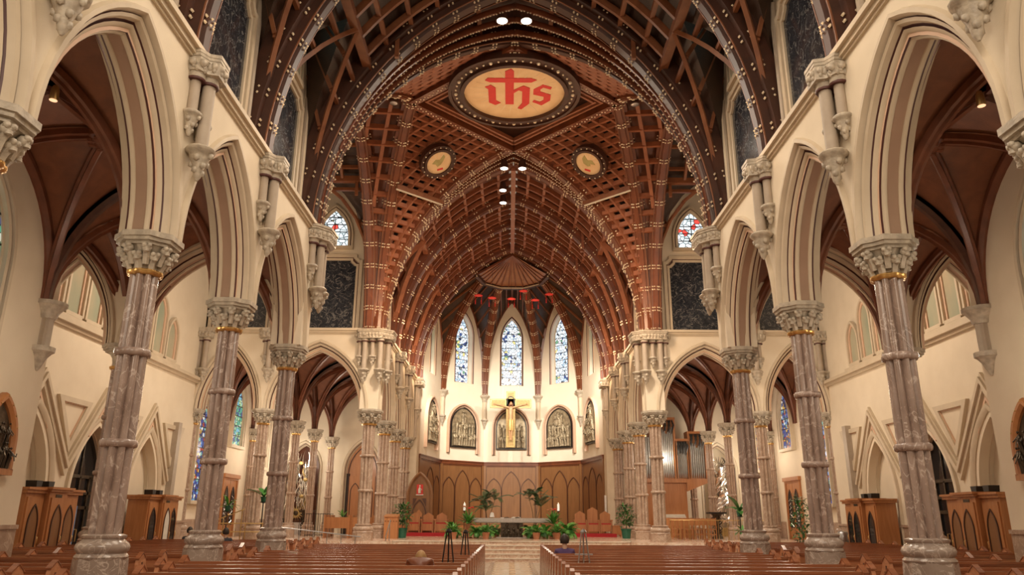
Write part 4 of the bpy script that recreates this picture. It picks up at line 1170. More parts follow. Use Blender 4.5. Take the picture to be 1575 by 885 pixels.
# ------------------------------------------------------------------ transept end walls
def gable_wall(s):
    w = empty('wall_transept', kind='structure')
    F = side_frame(s, 13.3)
    # plaster field with three pointed openings, the middle one a doorway
    yc = [21.15, 24.6, 28.1]
    a_, h_, vs_ = 1.02, 2.05, 2.38
    cuts = [15.9, 22.9, 26.3, 32.0]
    for u0, u1, c in zip(cuts, cuts[1:], yc):
        mb = MB(); aa = a_ if c != 24.6 else 1.12
        arch_plate(mb, F, u0, u1, 0.0, 7.0, c, vs_, aa, h_, -0.45, 0.0, 12)
        mb.build('plaster_wall', 'plaster', w, smooth=30)
        if c != 24.6: MB().box(c - 1.15, c + 1.15, 0, 4.6, -0.47, -0.43, F=F).build('niche_back', 'plaster', w, smooth=0)
        mb = MB()
        arch_sweep(mb, F, c, vs_, aa, h_, [(-0.03, -0.30), (0.03, -0.26), (0.05, -0.12), (0.12, -0.06), (0.13, 0.03), (0.22, 0.09), (0.30, 0.09), (0.33, 0.0)], 12, vs_, [0, 1, 2, 0, 0, 0, 0])
        mb.build('arch_moulding', ['trim', 'maroon', 'tan'], w)
    MB().box(15.9, 32, 7.0, 17.6, -0.45, 0, F=F).build('upper_wall', 'plaster', w, smooth=0)
    zig = [(19.55, 3.0), (21.15, 5.42), (22.9, 3.04), (24.6, 5.42), (26.3, 3.04), (28.1, 5.42), (29.75, 2.9)]
    mb = MB(); strip(mb, F, zig, 0.30, 0, 0.10); strip(mb, F, [(p[0], p[1] + 0.05) for p in zig], 0.10, 0.10, 0.17)
    mb.build('gable_moulding', 'trim', w, smooth=0)
    for c in yc:
        tri = [(c - 0.62, 4.05), (c, 4.95), (c + 0.62, 4.05)]
        mb = MB(); strip(mb, F, tri, 0.07, 0, 0.05); mb.build('gable_inner_moulding', 'tan', w, smooth=0)
    for c in (19.35, 22.9, 26.3, 29.9):
        tri = [(c - 0.78, 4.98), (c + 0.78, 4.98), (c, 3.62)]
        mb = MB(); strip(mb, F, tri, 0.16, 0, 0.10, 0, True); strip(mb, F, [(c - 0.66, 4.90), (c + 0.66, 4.90), (c, 3.76)], 0.05, 0, 0.05, 1, True)
        mb.build('triangle_frame', ['trim', 'tan'], w, smooth=0)
    for u0, u1 in ((22.35, 23.3), (25.9, 26.9), (29.4, 32.0)):
        MB().box(u0, u1, 0, 1.42, 0, 0.06, F=F).box(u0, u1, 1.42, 1.50, 0, 0.10, F=F).build('marble_dado', 'pinkcol', w, smooth=0)
    MB().box(19.9, 31.6, 7.0, 7.10, -0.02, 0.12, F=F).box(19.9, 31.6, 7.10, 7.22, -0.02, 0.26, F=F).build('string_course', 'trim', w, smooth=0)
    MB().box(29.95, 30.25, 0.0, 5.2, 0, 0.22, F=F).build('wall_strip', 'greige', w, smooth=0)
    # the great window: seven lights with stone mullions
    WN[0] += 1
    r = empty(f'window_{WN[0]}', kind='structure')
    for k in range(8):
        c = 20.75 + 1.12 * k
        top = 10.2 - 0.10 * (k - 3.5) ** 2
        mb = MB(); arch_face(mb, F, c, top - 0.7, 0.42, 0.72, 7.42, 0.02, 0.05, 6)
        mb.build('glass_pane', 'milkglass', r, smooth=0)
        for off, wd, m_ in ((0.05, 0.16, 'trim'), (-0.05, 0.09, 'tan')):
            mb = MB(); arch_sweep(mb, F, c, top - 0.7, 0.42, 0.72, [(off - 0.045, 0.03), (off - 0.045, wd), (off + 0.045, wd), (off + 0.045, 0.03)], 6, top - 0.7 - 7.42, closed=True)
            mb.build('light_moulding', m_, r)
        MB().box(c - 0.44, c + 0.44, 7.36, 7.48, 0.02, 0.16, F=F).build('light_sill', 'trim', r, smooth=0)
    MB().box(20.0, 29.4, 7.22, 7.34, 0.0, 0.2, F=F).build('window_sill', 'trim', r, smooth=0)
    # dark glazed vestibule door in the middle arch
    WN.append(0)
    d = empty(f'door_{1 if s < 0 else 2}', kind='structure')
    MB().box(23.3, 25.9, 0, 4.6, -1.6, -1.5, F=F).box(23.3, 23.4, 0, 4.6, -1.6, -0.45, F=F).box(25.8, 25.9, 0, 4.6, -1.6, -0.45, F=F).build('vestibule', 'void', d, smooth=0)
    MB().box(23.5, 25.7, 0, 4.4, -0.42, -0.40, F=F).build('door_glass', 'darkglass', d, smooth=0)
    mb = MB()
    for u in (23.52, 24.05, 24.6, 25.15, 25.68): mb.box(u - 0.04, u + 0.04, 0, 2.85, -0.44, -0.34, F=F)
    for v in (0.1, 1.9, 2.35, 2.85): mb.box(23.5, 25.7, v - 0.05, v + 0.05, -0.44, -0.34, F=F)
    mb.box(24.57, 24.63, 2.85, 4.3, -0.44, -0.36, F=F)
    mb.build('door_frame', 'darkbronze', d, smooth=0)
    for u in (24.5, 24.7): MB().tube([F(u, 0.9, -0.33), F(u, 0.9, -0.27), F(u, 1.25, -0.27), F(u, 1.25, -0.33)], 0.02, 6).build('door_handle', 'brass', d)
    # upper return wall west of the transept, closing wall of the aisle bay
    MB().box(10.02, 13.8, 0, 9.3, -0.3, 0, F=fr((0, 15.88, 0), (s, 0, 0), (0, 0, 1), (0, 1, 0))).build('plaster_wall', 'plaster', w, smooth=0)
for s in (-1, 1): gable_wall(s)

# ------------------------------------------------------------------ aisle walls and chapels
for s in (-1, 1):
    wv = empty('wall_aisle', kind='structure')
    F = side_frame(s, 10.0)
    MB().box(-2, 15.9, 0, 9.3, -0.35, 0, F=F).build('plaster_wall', 'plaster', wv, smooth=0)
    MB().box(-2, 15.85, 0, 1.40, 0, 0.06, F=F).box(-2, 15.85, 1.40, 1.48, 0, 0.1, F=F).build('marble_dado', 'pinkcol', wv, smooth=0)
    for y in (7.6, 11.6, 15.6):
        c = empty('wall_shaft', F(y, 0, 0.02), 0, wv)
        MB().lathe([(0.17, 5.05), (0.17, 5.70)], 12, lobes=6, amp=0.05).build('shaft', 'greige', c)
        MB().lathe([(0.18, 5.66), (0.2, 5.7), (0.22, 5.78), (0.32, 5.92), (0.36, 5.94), (0.36, 6.02)], 12).build('leaf_capital', 'capstone', c)
        MB().lathe([(0.02, 4.55), (0.06, 4.62), (0.14, 4.82), (0.22, 4.92), (0.27, 4.95), (0.27, 5.05), (0.18, 5.07)], 12).build('leaf_corbel', 'capstone', c)
    for y in (9.6, 13.5):
        window(F, y - 0.3, 4.4, 6.3, 0.62, 1.5, 'greenglass', 6, cols=1, depth=0.14)
    # chapel walls
    wc = empty('wall_chapel', kind='structure')
    Fc = side_frame(s, 13.45)
    MB().box(32.0, 44.4, 0, 9.6, -0.35, 0, F=Fc).build('plaster_wall', 'plaster', wc, smooth=0)
    MB().box(32.4, 35.4, PZ, 1.55, 0, 0.05, F=Fc).box(38.6, 44, PZ, 1.55, 0, 0.05, F=Fc).build('marble_dado', 'pinkcol', wc, smooth=0)
    Fe = fr((0, 44.2, 0), (s, 0, 0), (0, 0, 1), (0, -1, 0))
    mb = MB()
    arch_plate(mb, Fe, 5.9, 10.2, 0, 9.6, 8.5, 4.15, 1.02, 1.75, -0.5, 0.0, 10)
    arch_plate(mb, Fe, 10.2, 13.6, 0, 9.6, 11.85, 4.3, 0.95, 1.45, -0.9, 0.0, 10)
    mb.build('plaster_wall', 'plaster', wc, smooth=30)
    for uc, vs, a, h, dp in ((8.5, 4.15, 1.02, 1.75, 0.5), (11.85, 4.3, 0.95, 1.45, 0.9)):
        mb = MB(); arch_sweep(mb, Fe, uc, vs, a, h, [(-0.14, -0.3), (-0.10, -0.2), (-0.06, -0.08), (-0.03, -0.06), (0.0, 0.03), (0.10, 0.06), (0.14, 0)], 10, vs - PZ, [0, 0, 1, 0, 0, 0])
        mb.build('arch_moulding', ['trim', 'maroon'], wc)
    MB().box(10.6, 13.1, 0, 6.2, -0.92, -0.88, F=Fe).build('niche_back', 'plaster' if s > 0 else 'roofwood', wc, smooth=0)
    window(Fc, 33.05, 2.3, 5.6, 0.46, 1.1, 'deepglass', 10, cols=1, depth=0.14)
    window(Fc, 37.2, 4.95, 6.2, 0.68, 1.6, 'greenglass' if s < 0 else 'deepglass', 6, cols=1, depth=0.16)
    window(Fc, 41.4, 4.2, 6.2, 0.62, 1.4, 'deepglass', 6, cols=1, depth=0.14)
    # chapel door with two leaded lights
    d = empty(f'door_{3 if s < 0 else 4}', kind='structure')
    mb = MB(); strip(mb, Fc, [(36.25, PZ), (36.25, 3.42), (38.05, 3.42), (38.05, PZ)], 0.16, 0, 0.10); mb.box(36.1, 38.2, 3.42, 3.60, 0, 0.16, F=Fc)
    mb.build('door_frame', 'oak', d, smooth=0)
    for c in (36.73, 37.57):
        MB().box(c - 0.40, c + 0.40, PZ, 3.34, 0.0, 0.06, F=Fc).build('door_leaf', 'oak', d, smooth=0)
        mb = MB(); arch_face(mb, Fc, c, 2.45, 0.23, 0.55, 1.3, 0.05, 0.075, 8); mb.build('door_glass', 'darkglass', d, smooth=0)
        mb = MB(); arch_sweep(mb, Fc, c, 2.45, 0.23, 0.55, [(-0.01, .06), (-0.01, .09), (0.03, .09), (0.03, .06)], 8, 1.15, closed=True); mb.build('glass_frame', 'roofdark', d)
        mb = MB()
        for k in range(6): mb.tube([Fc(c - 0.2 + 0.08 * (k % 2), 1.35 + 0.2 * k, 0.085), Fc(c + 0.15, 1.5 + 0.2 * k, 0.085), Fc(c - 0.1, 1.62 + 0.2 * k, 0.085)], 0.014, 4)
        mb.build('leaded_ornament', 'silver', d)
        MB().ball(Fc(37.15 + (c - 37.15) * 0.15, 1.75, 0.12), 0.04).build('door_knob', 'brass', d)
# panelled timber door in the left chapel end wall
Fe = fr((0, 44.2, 0), (-1, 0, 0), (0, 0, 1), (0, -1, 0))
d = empty('door_5', kind='structure')
mb = MB(); arch_face(mb, Fe, 8.5, 4.1, 0.98, 1.7, PZ, -0.35, -0.25, 10); mb.build('door_surround', 'oak', d, smooth=0)
for c in (8.12, 8.88):
    MB().box(c - 0.36, c + 0.36, PZ, 3.9, -0.25, -0.19, F=Fe).build('door_leaf', 'oak', d, smooth=0)
    mb = MB(); arch_sweep(mb, Fe, c, 3.0, 0.24, 0.5, [(-0.01, -.19), (-0.01, -.16), (0.03, -.16), (0.03, -.19)], 8, 1.8, closed=True); mb.build('panel_moulding', 'roofdark', d)
mb = MB(); arch_sweep(mb, Fe, 8.5, 4.1, 0.80, 1.45, [(-0.02, -.25), (-0.02, -.20), (0.03, -.20), (0.03, -.25)], 8, 3.2, closed=True); mb.build('surround_moulding', 'roofdark', d)
MB().box(9.22, 9.46, PZ, 4.05, -0.26, -0.22, F=Fe).build('side_opening_shade', 'void', d, smooth=0)  # dark slab drawn in place of the shade in an opening

# ------------------------------------------------------------------ aisle and chapel vaults
def rv(p0, p1, n=12):
    R = (2.9 ** 2 + 2.1 ** 2) / 4.2; th = acos(1 - 2.1 / R); out = []
    for i in range(n + 1):
        t = th * i / n
        f, g = R * (1 - cos(t)) / 2.1, R * sin(t) / 2.9
        out.append(tuple(p0[k] + (p1[k] - p0[k]) * (f if k < 2 else g) for k in range(3)))
    return out
def vault(x0, x1, y0, y1, zs=6.02, zc=8.95, ze=8.85, wallribs=True, boss=True, tierceron=False):
    c = empty('ceiling', kind='structure')
    xc, yc = (x0 + x1) / 2, (y0 + y1) / 2
    C4 = [(x0, y0, zs), (x1, y0, zs), (x1, y1, zs), (x0, y1, zs)]
    E4 = [(xc, y0, ze), (x1, yc, ze), (xc, y1, ze), (x0, yc, ze)]
    top = (xc, yc, zc)
    up = Vector((0, 0, 0.12))
    for i in range(4):
        a, b, e = C4[i], C4[(i + 1) % 4], E4[i]
        mb = MB()
        for p in (a, b):
            A = [Vector(q) + up for q in rv(p, e)]; D = [Vector(q) + up for q in rv(p, top)]
            mb.grid([[A[k].lerp(D[k], j / 4) for k in range(len(A))] for j in range(5)])
        mb.build('vault_boarding', 'web', c)
        MB().bar([e, top], (Vector(e) - Vector(top)).cross(Vector((0, 0, 1))), 0.10, 0.12, 0, None).build('ridge_rib', 'rib', c, smooth=0)
    for p in C4:
        D = Vector((top[0] - p[0], top[1] - p[1], 0)).normalized(); S = (-D.y, D.x, 0)
        MB().bar(rv(p, top), S, 0, 0, 0, D, [(-.09, -.05), (-.09, .06), (-.045, .09), (-.045, .15), (.045, .15), (.045, .09), (.09, .06), (.09, -.05)]).build('diagonal_rib', 'rib', c)
    if wallribs:
        for i in range(4):
            for p in (C4[i], C4[(i + 1) % 4]):
                e = E4[i]; D = Vector((e[0] - p[0], e[1] - p[1], 0)).normalized(); S = (-D.y, D.x, 0)
                MB().bar(rv(p, e), S, 0, 0, 0, D, [(-.12, -.05), (-.12, .04), (-.05, .13), (.05, .13), (.12, .04), (.12, -.05)]).build('transverse_rib', 'rib', c)
        for i in range(4 if tierceron else 0):
            # intermediate (tierceron) ribs
            for p in (C4[i], C4[(i + 1) % 4]):
                e = Vector(E4[i]).lerp(Vector(top), 0.45); D = Vector((e.x - p[0], e.y - p[1], 0)).normalized()
                MB().bar(rv(p, e), (-D.y, D.x, 0), 0.10, 0.13, 0, D).build('tierceron_rib', 'rib', c, smooth=0)
    if boss:
        b = MB().lathe([(0.10, zc - 0.30), (0.24, zc - 0.26), (0.34, zc - 0.18), (0.36, zc - 0.06), (0.30, zc + 0.02)], 16, (xc, yc, 0))
        for k in range(8): b.ball((xc + 0.24 * cos(k * pi / 4), yc + 0.24 * sin(k * pi / 4), zc - 0.24), (0.09, 0.09, 0.07), 6, 4)
        b.build('carved_boss', 'roofwood', c)
for s in (-1, 1):
    def xs(a, b): return (min(s * a, s * b), max(s * a, s * b))
    for y0, y1 in zip(CY, CY[1:]): vault(*xs(6.35, 10.0), y0, y1)
    vault(*xs(10.4, 13.3), 15.9, 19.75, boss=False)
    for y0, y1 in zip(CH, CH[1:]):
        vault(*xs(6.35, 10.2), y0, y1, boss=False); vault(*xs(10.2, 13.45), y0, y1, boss=False)
    # small plain lamps on the aisle vault bosses
    for y0, y1, nm in ((7.6, 11.6, 'near'), (11.6, 15.42, 'second'), (15.42, 19.75, 'third')):
        t = thing('vault_lamp', f'small round lamp under the timber aisle vault, {nm} bay on the {SIDE[s]}', 'lamp', (s * 7.3, (y0 + y1) / 2 + 0.9, 7.9), group='aisle vault lamps')
        MB().lathe([(0.04, 0.25), (0.06, 0.2), (0.07, 0.02), (0.06, 0.0)], 12).build('lamp_housing', 'brass', t)
        MB().lathe([(0.059, 0.01), (0.059, -0.005)], 12).build('lamp_face', 'dimbulb', t)

# ------------------------------------------------------------------ pews
def pew_meshes(L):
    d = {}
    mb = MB(); prof = [(0.0, 0.44), (0.03, 0.44), (-0.04, 0.88), (-0.08, 0.88)]
    mb.prism(prof, fr((0, 0, 0), (0, 1, 0), (0, 0, 1), (1, 0, 0)), 0.04, L - 0.04); d['backrest'] = (mb.mesh('backrest', 'pew', 0), None)
    mb = MB(); mb.box(0.03, L - 0.03, -0.13, -0.02, 0.875, 0.92); mb.box(0.03, L - 0.03, -0.115, -0.035, 0.845, 0.875); d['top_rail'] = (mb.mesh('top_rail', 'pewdark', 0), None)
    mb = MB(); mb.box(0.03, L - 0.03, 0.0, 0.46, 0.415, 0.45); d['seat'] = (mb.mesh('seat', 'pew', 0), None)
    mb = MB(); mb.box(0.05, L - 0.05, -0.14, -0.03, 0.60, 0.62).box(0.05, L - 0.05, -0.15, -0.13, 0.58, 0.70); d['book_rack'] = (mb.mesh('book_rack', 'pewdark', 0), None)
    mb = MB(); mb.box(0.05, L - 0.05, -0.01, 0.02, 0.06, 0.42); d['back_board'] = (mb.mesh('back_board', 'pew', 0), None)
    mb = MB(); mb.box(0.15, L - 0.15, -0.42, -0.26, 0.10, 0.17); d['kneeler'] = (mb.mesh('kneeler', 'pewdark', 0), None)
    return d
ep = MB()
EPP = [(-0.17, 0.0), (0.46, 0.0), (0.46, 0.50), (0.30, 0.62), (0.14, 0.80), (0.10, 0.92), (-0.02, 1.01), (-0.14, 0.92), (-0.17, 0.80)]
ep.prism(EPP, fr((0, 0, 0), (0, 1, 0), (0, 0, 1), (1, 0, 0)), 0.0, 0.065)
ep_me = ep.mesh('end_panel', 'pew', 0)
cap_me = MB().prism([(-0.18, 0.915), (-0.02, 1.02), (0.12, 0.915), (0.12, 0.895), (-0.02, 1.0), (-0.18, 0.895)], fr((0, 0, 0), (0, 1, 0), (0, 0, 1), (1, 0, 0)), -0.012, 0.077).mesh('gable_cap', 'pewdark', 0)
cr = MB()
Fx = fr((0, 0, 0), (0, 1, 0), (0, 0, 1), (1, 0, 0))
cr.prism([(-0.045, 0.52), (0.0, 0.52), (0.0, 0.84), (-0.045, 0.84)], Fx, -0.006, 0.071).prism([(-0.11, 0.69), (0.065, 0.69), (0.065, 0.735), (-0.11, 0.735)], Fx, -0.006, 0.071)
cross_me = cr.mesh('carved_cross', 'panelline', 0)
PEWM = {}
ip_me = MB().prism([(-0.155, 0.0), (0.46, 0.0), (0.46, 0.50), (0.30, 0.60), (0.10, 0.74), (0.03, 0.90), (-0.03, 0.945), (-0.10, 0.945), (-0.155, 0.91)], fr((0, 0, 0), (0, 1, 0), (0, 0, 1), (1, 0, 0)), 0.0, 0.065).mesh('end_panel', 'pewdark', 0)
def pew(x0, x1, y, label, inner=None):
    L = round(x1 - x0, 2)
    if (L, inner) not in PEWM:
        t = thing('church_pew', label, 'pew', (x0, y, 0))
        for k, (me, _) in pew_meshes(L).items(): put(k, me, t)
        for u in (0.0, L - 0.065):
            if inner is not None and ((u == 0.0) == (inner > 0)):
                put('end_panel', ip_me, t, loc=(u, 0, 0)); continue
            e = put('end_panel', ep_me, t, loc=(u, 0, 0)); put('gable_cap', cap_me, e); put('carved_cross', cross_me, e)
        PEWM[L, inner] = t
        return t
    return dup(PEWM[L, inner], (x0, y, 0), 0, label)
NROW = 15
for s in (-1, 1):
    for k in range(NROW):
        y = 23.15 - 0.93 * k
        near = min(abs(y - c) for c in CY)
        xo = 5.18 if near < 0.75 else 5.72
        xi = 0.80
        x0, x1 = (-xo, -xi) if s < 0 else (xi, xo)
        pew(x0, x1, y, f'long oak pew {SIDE[s]} of the centre aisle, {ORD[k]} row from the altar steps', s)
    k = 0
    for j in range(19):
        y = 27.0 - 0.93 * j
        if 13.4 < y < 14.2: continue
        near = min(abs(y - c) for c in CY)
        xi = 6.9 if near < 0.75 else 6.55
        xo = 12.1 if y > 16.8 else 9.55
        x0, x1 = (-xo, -xi) if s < 0 else (xi, xo)
        pew(x0, x1, y, f'oak pew behind the columns in the {SIDE[s]} aisle, {ORD[k]} row from the transept front')
        k += 1

# ------------------------------------------------------------------ people
def skin_obj(name, chains, mat, parent, sub=1):
    # chains: list of [(point, radius), ...]; the first point of a chain may be an index pair into an earlier chain
    vs, es, rs = [], [], []
    idx = {}
    def vid(p, r):
        key = tuple(round(c, 4) for c in p)
        if key not in idx:
            idx[key] = len(vs); vs.append(p); rs.append(r)
        return idx[key]
    for ch in chains:
        last = None
        for p, r in ch:
            i = vid(p, r)
            if last is not None and last != i: es.append((last, i))
            last = i
    me = bpy.data.meshes.new(name); me.from_pydata(vs, es, []); me.update()
    me.materials.append(MT[mat])
    o = put(name, me, parent)
    sk = o.modifiers.new('skin', 'SKIN'); sk.use_smooth_shade = True
    layer = me.skin_vertices[0] if me.skin_vertices else None
    if layer is None:
        me.attributes  # layer is created with the modifier
    for v, r in zip(me.skin_vertices[0].data, rs):
        v.radius = (r, r)
    me.skin_vertices[0].data[0].use_root = True
    if sub:
        sb = o.modifiers.new('subsurf', 'SUBSURF'); sb.levels = sub; sb.render_levels = sub
    return o
def person(loc, label, jacket, hair, lean=0.0, turn=0.0):
    t = thing('person', label, 'person', loc, turn)
    ly = lean
    pel = (0, 0.16, 0.53); che = (0, 0.13 + ly * .5, 0.86); nec = (0, 0.14 + ly * .9, 1.03); hd0 = (0, 0.15 + ly, 1.10)
    torso = [(pel, 0.15), ((0, 0.14 + ly * .25, 0.70), 0.135), (che, 0.145), ((0, 0.14 + ly * .75, 0.97), 0.10), (nec, 0.062)]
    ch = [torso]; hands = []
    for sx in (-1, 1):
        sh = (sx * 0.17, 0.14 + ly * .7, 0.95); el = (sx * 0.23, 0.22 + ly * .6, 0.70); wr = (sx * 0.10, 0.44 + ly * .3, 0.64)
        ch.append([((0, 0.14 + ly * .75, 0.97), 0.10), (sh, 0.075), (el, 0.052), (wr, 0.036)])
        hands.append((sx, wr))
    skin_obj('jacket', ch, jacket, t)
    legs = []
    for sx in (-1, 1):
        legs.append([(pel, 0.15), ((sx * 0.10, 0.22, 0.52), 0.095), ((sx * 0.12, 0.50, 0.51), 0.066), ((sx * 0.12, 0.42, 0.10), 0.045), ((sx * 0.12, 0.48, 0.045), 0.035)])
    skin_obj('trousers', legs, 'navy', t)
    body = []
    for sx, wr in hands:
        pc = (wr[0] - sx * 0.045, wr[1] + 0.06, wr[2] - 0.005)
        body.append([(wr, 0.028), (pc, 0.034)])
        for q in range(4):
            b0 = (pc[0] - sx * 0.03 + sx * 0.021 * q, pc[1] + 0.035, pc[2])
            ln = (0.038, 0.044, 0.041, 0.032)[q]
            body.append([(pc, 0.034), (b0, 0.010), (b0[0:1] + (b0[1] + ln, b0[2] - 0.012), 0.009)] if False else [(pc, 0.034), (b0, 0.010), ((b0[0], b0[1] + ln, b0[2] - 0.010), 0.009), ((b0[0], b0[1] + ln * 1.5, b0[2] - 0.034), 0.008)])
        body.append([(pc, 0.034), ((pc[0] - sx * 0.035, pc[1] + 0.005, pc[2] + 0.02), 0.011), ((pc[0] - sx * 0.045, pc[1] + 0.045, pc[2] + 0.022), 0.009)])
        skin_obj('hand', body[-6:], 'skin', t, 0)
    hc = Vector((0, 0.165 + ly * 1.05, 1.195 - ly * .75))
    h = MB()
    h.ball(hc, (0.076, 0.095, 0.115), 14, 10); h.ball(hc + Vector((0, 0.035, -0.06)), (0.056, 0.062, 0.06), 12, 8)
    h.tube([(0, nec[1], 1.0), (hc.x, hc.y - 0.015, hc.z - 0.07)], [0.055, 0.05], 10)
    h.ball(hc + Vector((0, 0.105, -0.012)), (0.012, 0.02, 0.022), 6, 5)
    for sx in (-1, 1):
        h.ball(hc + Vector((sx * 0.078, 0.0, -0.01)), (0.012, 0.024, 0.032), 6, 5)
        h.ball(hc + Vector((sx * 0.03, 0.086, 0.012)), (0.013, 0.01, 0.009), 6, 4)
    h.ball(hc + Vector((0, 0.094, -0.055)), (0.024, 0.008, 0.007), 6, 4)
    h.build('head', 'skin', t, smooth=80)
    g = MB()
    g.ball(hc + Vector((0, -0.018, 0.022)), (0.088, 0.098, 0.112), 14, 10)
    rr = random.Random(3)
    for k in range(14):
        a = pi + pi * k / 13
        g.tube([hc + Vector((0.07 * cos(a), 0.075 * sin(a) - 0.01, 0.06)), hc + Vector((0.086 * cos(a), 0.093 * sin(a) - 0.01, 0.0)), hc + Vector((0.08 * cos(a), 0.088 * sin(a), -0.075))], [0.02, 0.022, 0.012], 5)
    g.build('hair', hair, t, smooth=80)
    return t
person((1.14, 17.66, 0), 'seated person with dark hair and purple jacket seen from behind, right of the centre aisle', 'purple', 'hairdark')
person((-1.58, 13.01, 0), 'person with sandy hair bending low in a pew left of the centre aisle', 'roofwood', 'hairblond', 0.26)
person((-11.05, 27.08, 0), 'seated person in a dark jacket in the left transept pews, beside the tall stained window', 'navy', 'hairdark')
person((-9.15, 25.23, 0), 'seated person in a dark jacket half hidden behind the second left nave column', 'navy', 'hairdark')

# ------------------------------------------------------------------ altar and chancel furniture
al = thing('altar', 'long grey stone altar table on a carved bronze pedestal', 'altar', (0.03, 38.0, PZ))
sl = MB(); sl.box(-1.83, 1.83, -0.5, 0.5, 0.71, 0.90).box(-1.78, 1.78, -0.46, 0.46, 0.68, 0.71)
sl.build('stone_slab', 'altar', al, smooth=0)
pd = relief_mesh(77, 0.52, 0.70, 0.68, 0.05, nfig=6); pd.v = [(u, -0.30 - w * 0.7, v + 0.03) for u, v, w in pd.v]
pd.box(-0.53, 0.53, -0.30, 0.30, 0.0, 0.71)
pd.build('bronze_pedestal', 'darkbronze', al, smooth=50)
MB().box(-0.75, 0.75, -0.55, 0.5, 0.0, 0.03).build('pedestal_foot', 'altar', al, smooth=0)
t = thing('veiled_chalice', 'white veiled chalice standing on the altar slab', 'chalice', (-0.93, 37.9, PZ + 0.90))
MB().lathe([(0.07, 0), (0.065, 0.02), (0.02, 0.05), (0.02, 0.10), (0.07, 0.16), (0.075, 0.20)], 14).build('cup', 'gold', t)
MB().lathe([(0.12, 0.04), (0.095, 0.14), (0.085, 0.22), (0.05, 0.25), (0.0, 0.255)], 14, lobes=7, amp=0.02).build('white_veil', 'white', t)
t = thing('open_book', 'open altar book lying on the altar slab', 'book', (0.22, 37.85, PZ + 0.90))
for sx in (-1, 1):
    MB().prism([(0, 0.0), (sx * 0.22, 0.0), (sx * 0.22, 0.035), (sx * 0.11, 0.06), (0, 0.045)], fr((0, -0.15, 0), (1, 0, 0), (0, 0, 1), (0, 1, 0)), 0, 0.30).build('page_block', 'paper', t, smooth=0)
t = thing('altar_cloth', 'small folded white linen lying on the altar slab', 'linen', (-0.35, 37.9, PZ + 0.90))
for k in range(2): MB().box(-0.18 + 0.02 * k, 0.18 - 0.02 * k, -0.12, 0.12, 0.012 * k, 0.012 * (k + 1)).build('fold', 'white', t, smooth=0)
for sx, nm in ((-1, 'left'), (1, 'right')):
    t = thing('floor_candlestick', f'tall dark candlestick with a thick white candle {nm} of the altar', 'candlestick', (sx * 2.28, 38.2, PZ))
    MB().lathe([(0.16, 0), (0.15, 0.03), (0.05, 0.06), (0.02, 0.10), (0.018, 1.18), (0.08, 1.21), (0.085, 1.24), (0.06, 1.245)], 14).build('stand', 'darkbronze', t)
    MB().lathe([(0.055, 1.24), (0.055, 1.56), (0.02, 1.57)], 14).build('candle', 'wax', t)
    MB().lathe([(0.004, 1.565), (0.016, 1.585), (0.012, 1.61), (0.0, 1.65)], 8).build('flame', 'flame', t)
# red carpets under the seats
for s in (-1, 1):
    o = MB().box(-1.05, 1.05, -1.0, 1.0, 0, 0.16).build('carpet_dais', 'red', loc=(s * 4.25 + (0 if s < 0 else 0.05), 41.2, PZ), smooth=0)
    tag(o, f'low dais covered with crimson carpet under the {"presider chairs on the left" if s < 0 else "clergy chairs on the right"}', 'dais')
def armchair(loc, rot, label, tall=1.15, w=0.62, group=None):
    t = thing('clergy_chair', label, 'chair', loc, rot, group)
    MB().box(-w / 2 + .05, w / 2 - .05, -0.25, 0.25, 0.40, 0.44).build('seat', 'oak', t, smooth=0)
    MB().box(-w / 2 + .06, w / 2 - .06, -0.25, 0.22, 0.44, 0.50).build('red_cushion', 'red', t, smooth=0)
    MB().box(-w / 2 + .06, w / 2 - .06, -0.27, -0.24, 0.10, 0.43).build('front_board', 'oak', t, smooth=0)
    MB().prism([(-w / 2 + .04, 0.44), (w / 2 - .04, 0.44), (w / 2 - .04, tall - 0.16), (0, tall), (-w / 2 + .04, tall - 0.16)], fr((0, 0.24, 0), (1, 0, 0), (0, 0, 1), (0, 1, 0)), 0, 0.05).build('backrest', 'oak', t, smooth=0)
    for sx in (-1, 1):
        MB().box(sx * w / 2 - .035, sx * w / 2 + .035, -0.27, 0.27, 0.62, 0.68).build('armrest', 'oak', t, smooth=0)
        for y in (-0.25, 0.25): MB().box(sx * (w / 2 - .02) - .025, sx * (w / 2 - .02) + .025, y - .025, y + .025, 0, 0.66).build('leg', 'oak', t, smooth=0)
    return t
for k, (x, h) in enumerate(((3.62, 1.12), (4.28, 1.32), (4.94, 1.12))):
    armchair((x, 41.3, PZ + 0.16), 0.0, f'oak clergy chair with red cushions right of the altar, {["nearest the altar", "middle one with the tallest back", "outermost"][k]}', h)
for k, x in enumerate((-5.05, -4.35, -3.65)):
    armchair((x, 41.25, PZ + 0.16), 0.0, f'oak chair with red cushion before the carved niche left of the altar, {["outermost", "middle one", "nearest the altar"][k]}', 1.0)
# long bench on the right behind the clergy chairs and left stool tables
for x, nm in ((5.45, 'right end of the clergy chairs'), (-5.72, 'left end of the niche chairs'), (-3.02, 'right end of the niche chairs')):
    t = thing('side_table', f'low oak side table at the {nm}', 'table', (x, 41.0, PZ))
    MB().box(-.24, .24, -.22, .22, 0.52, 0.56).build('table_top', 'oak', t, smooth=0)
    for a in (-1, 1):
        for b in (-1, 1): MB().box(a * .2 - .025, a * .2 + .025, b * .18 - .025, b * .18 + .025, 0, .52).build('leg', 'oak', t, smooth=0)
    MB().box(-.2, .2, -.2, -.18, 0.1, 0.52).build('front_board', 'oak', t, smooth=0)
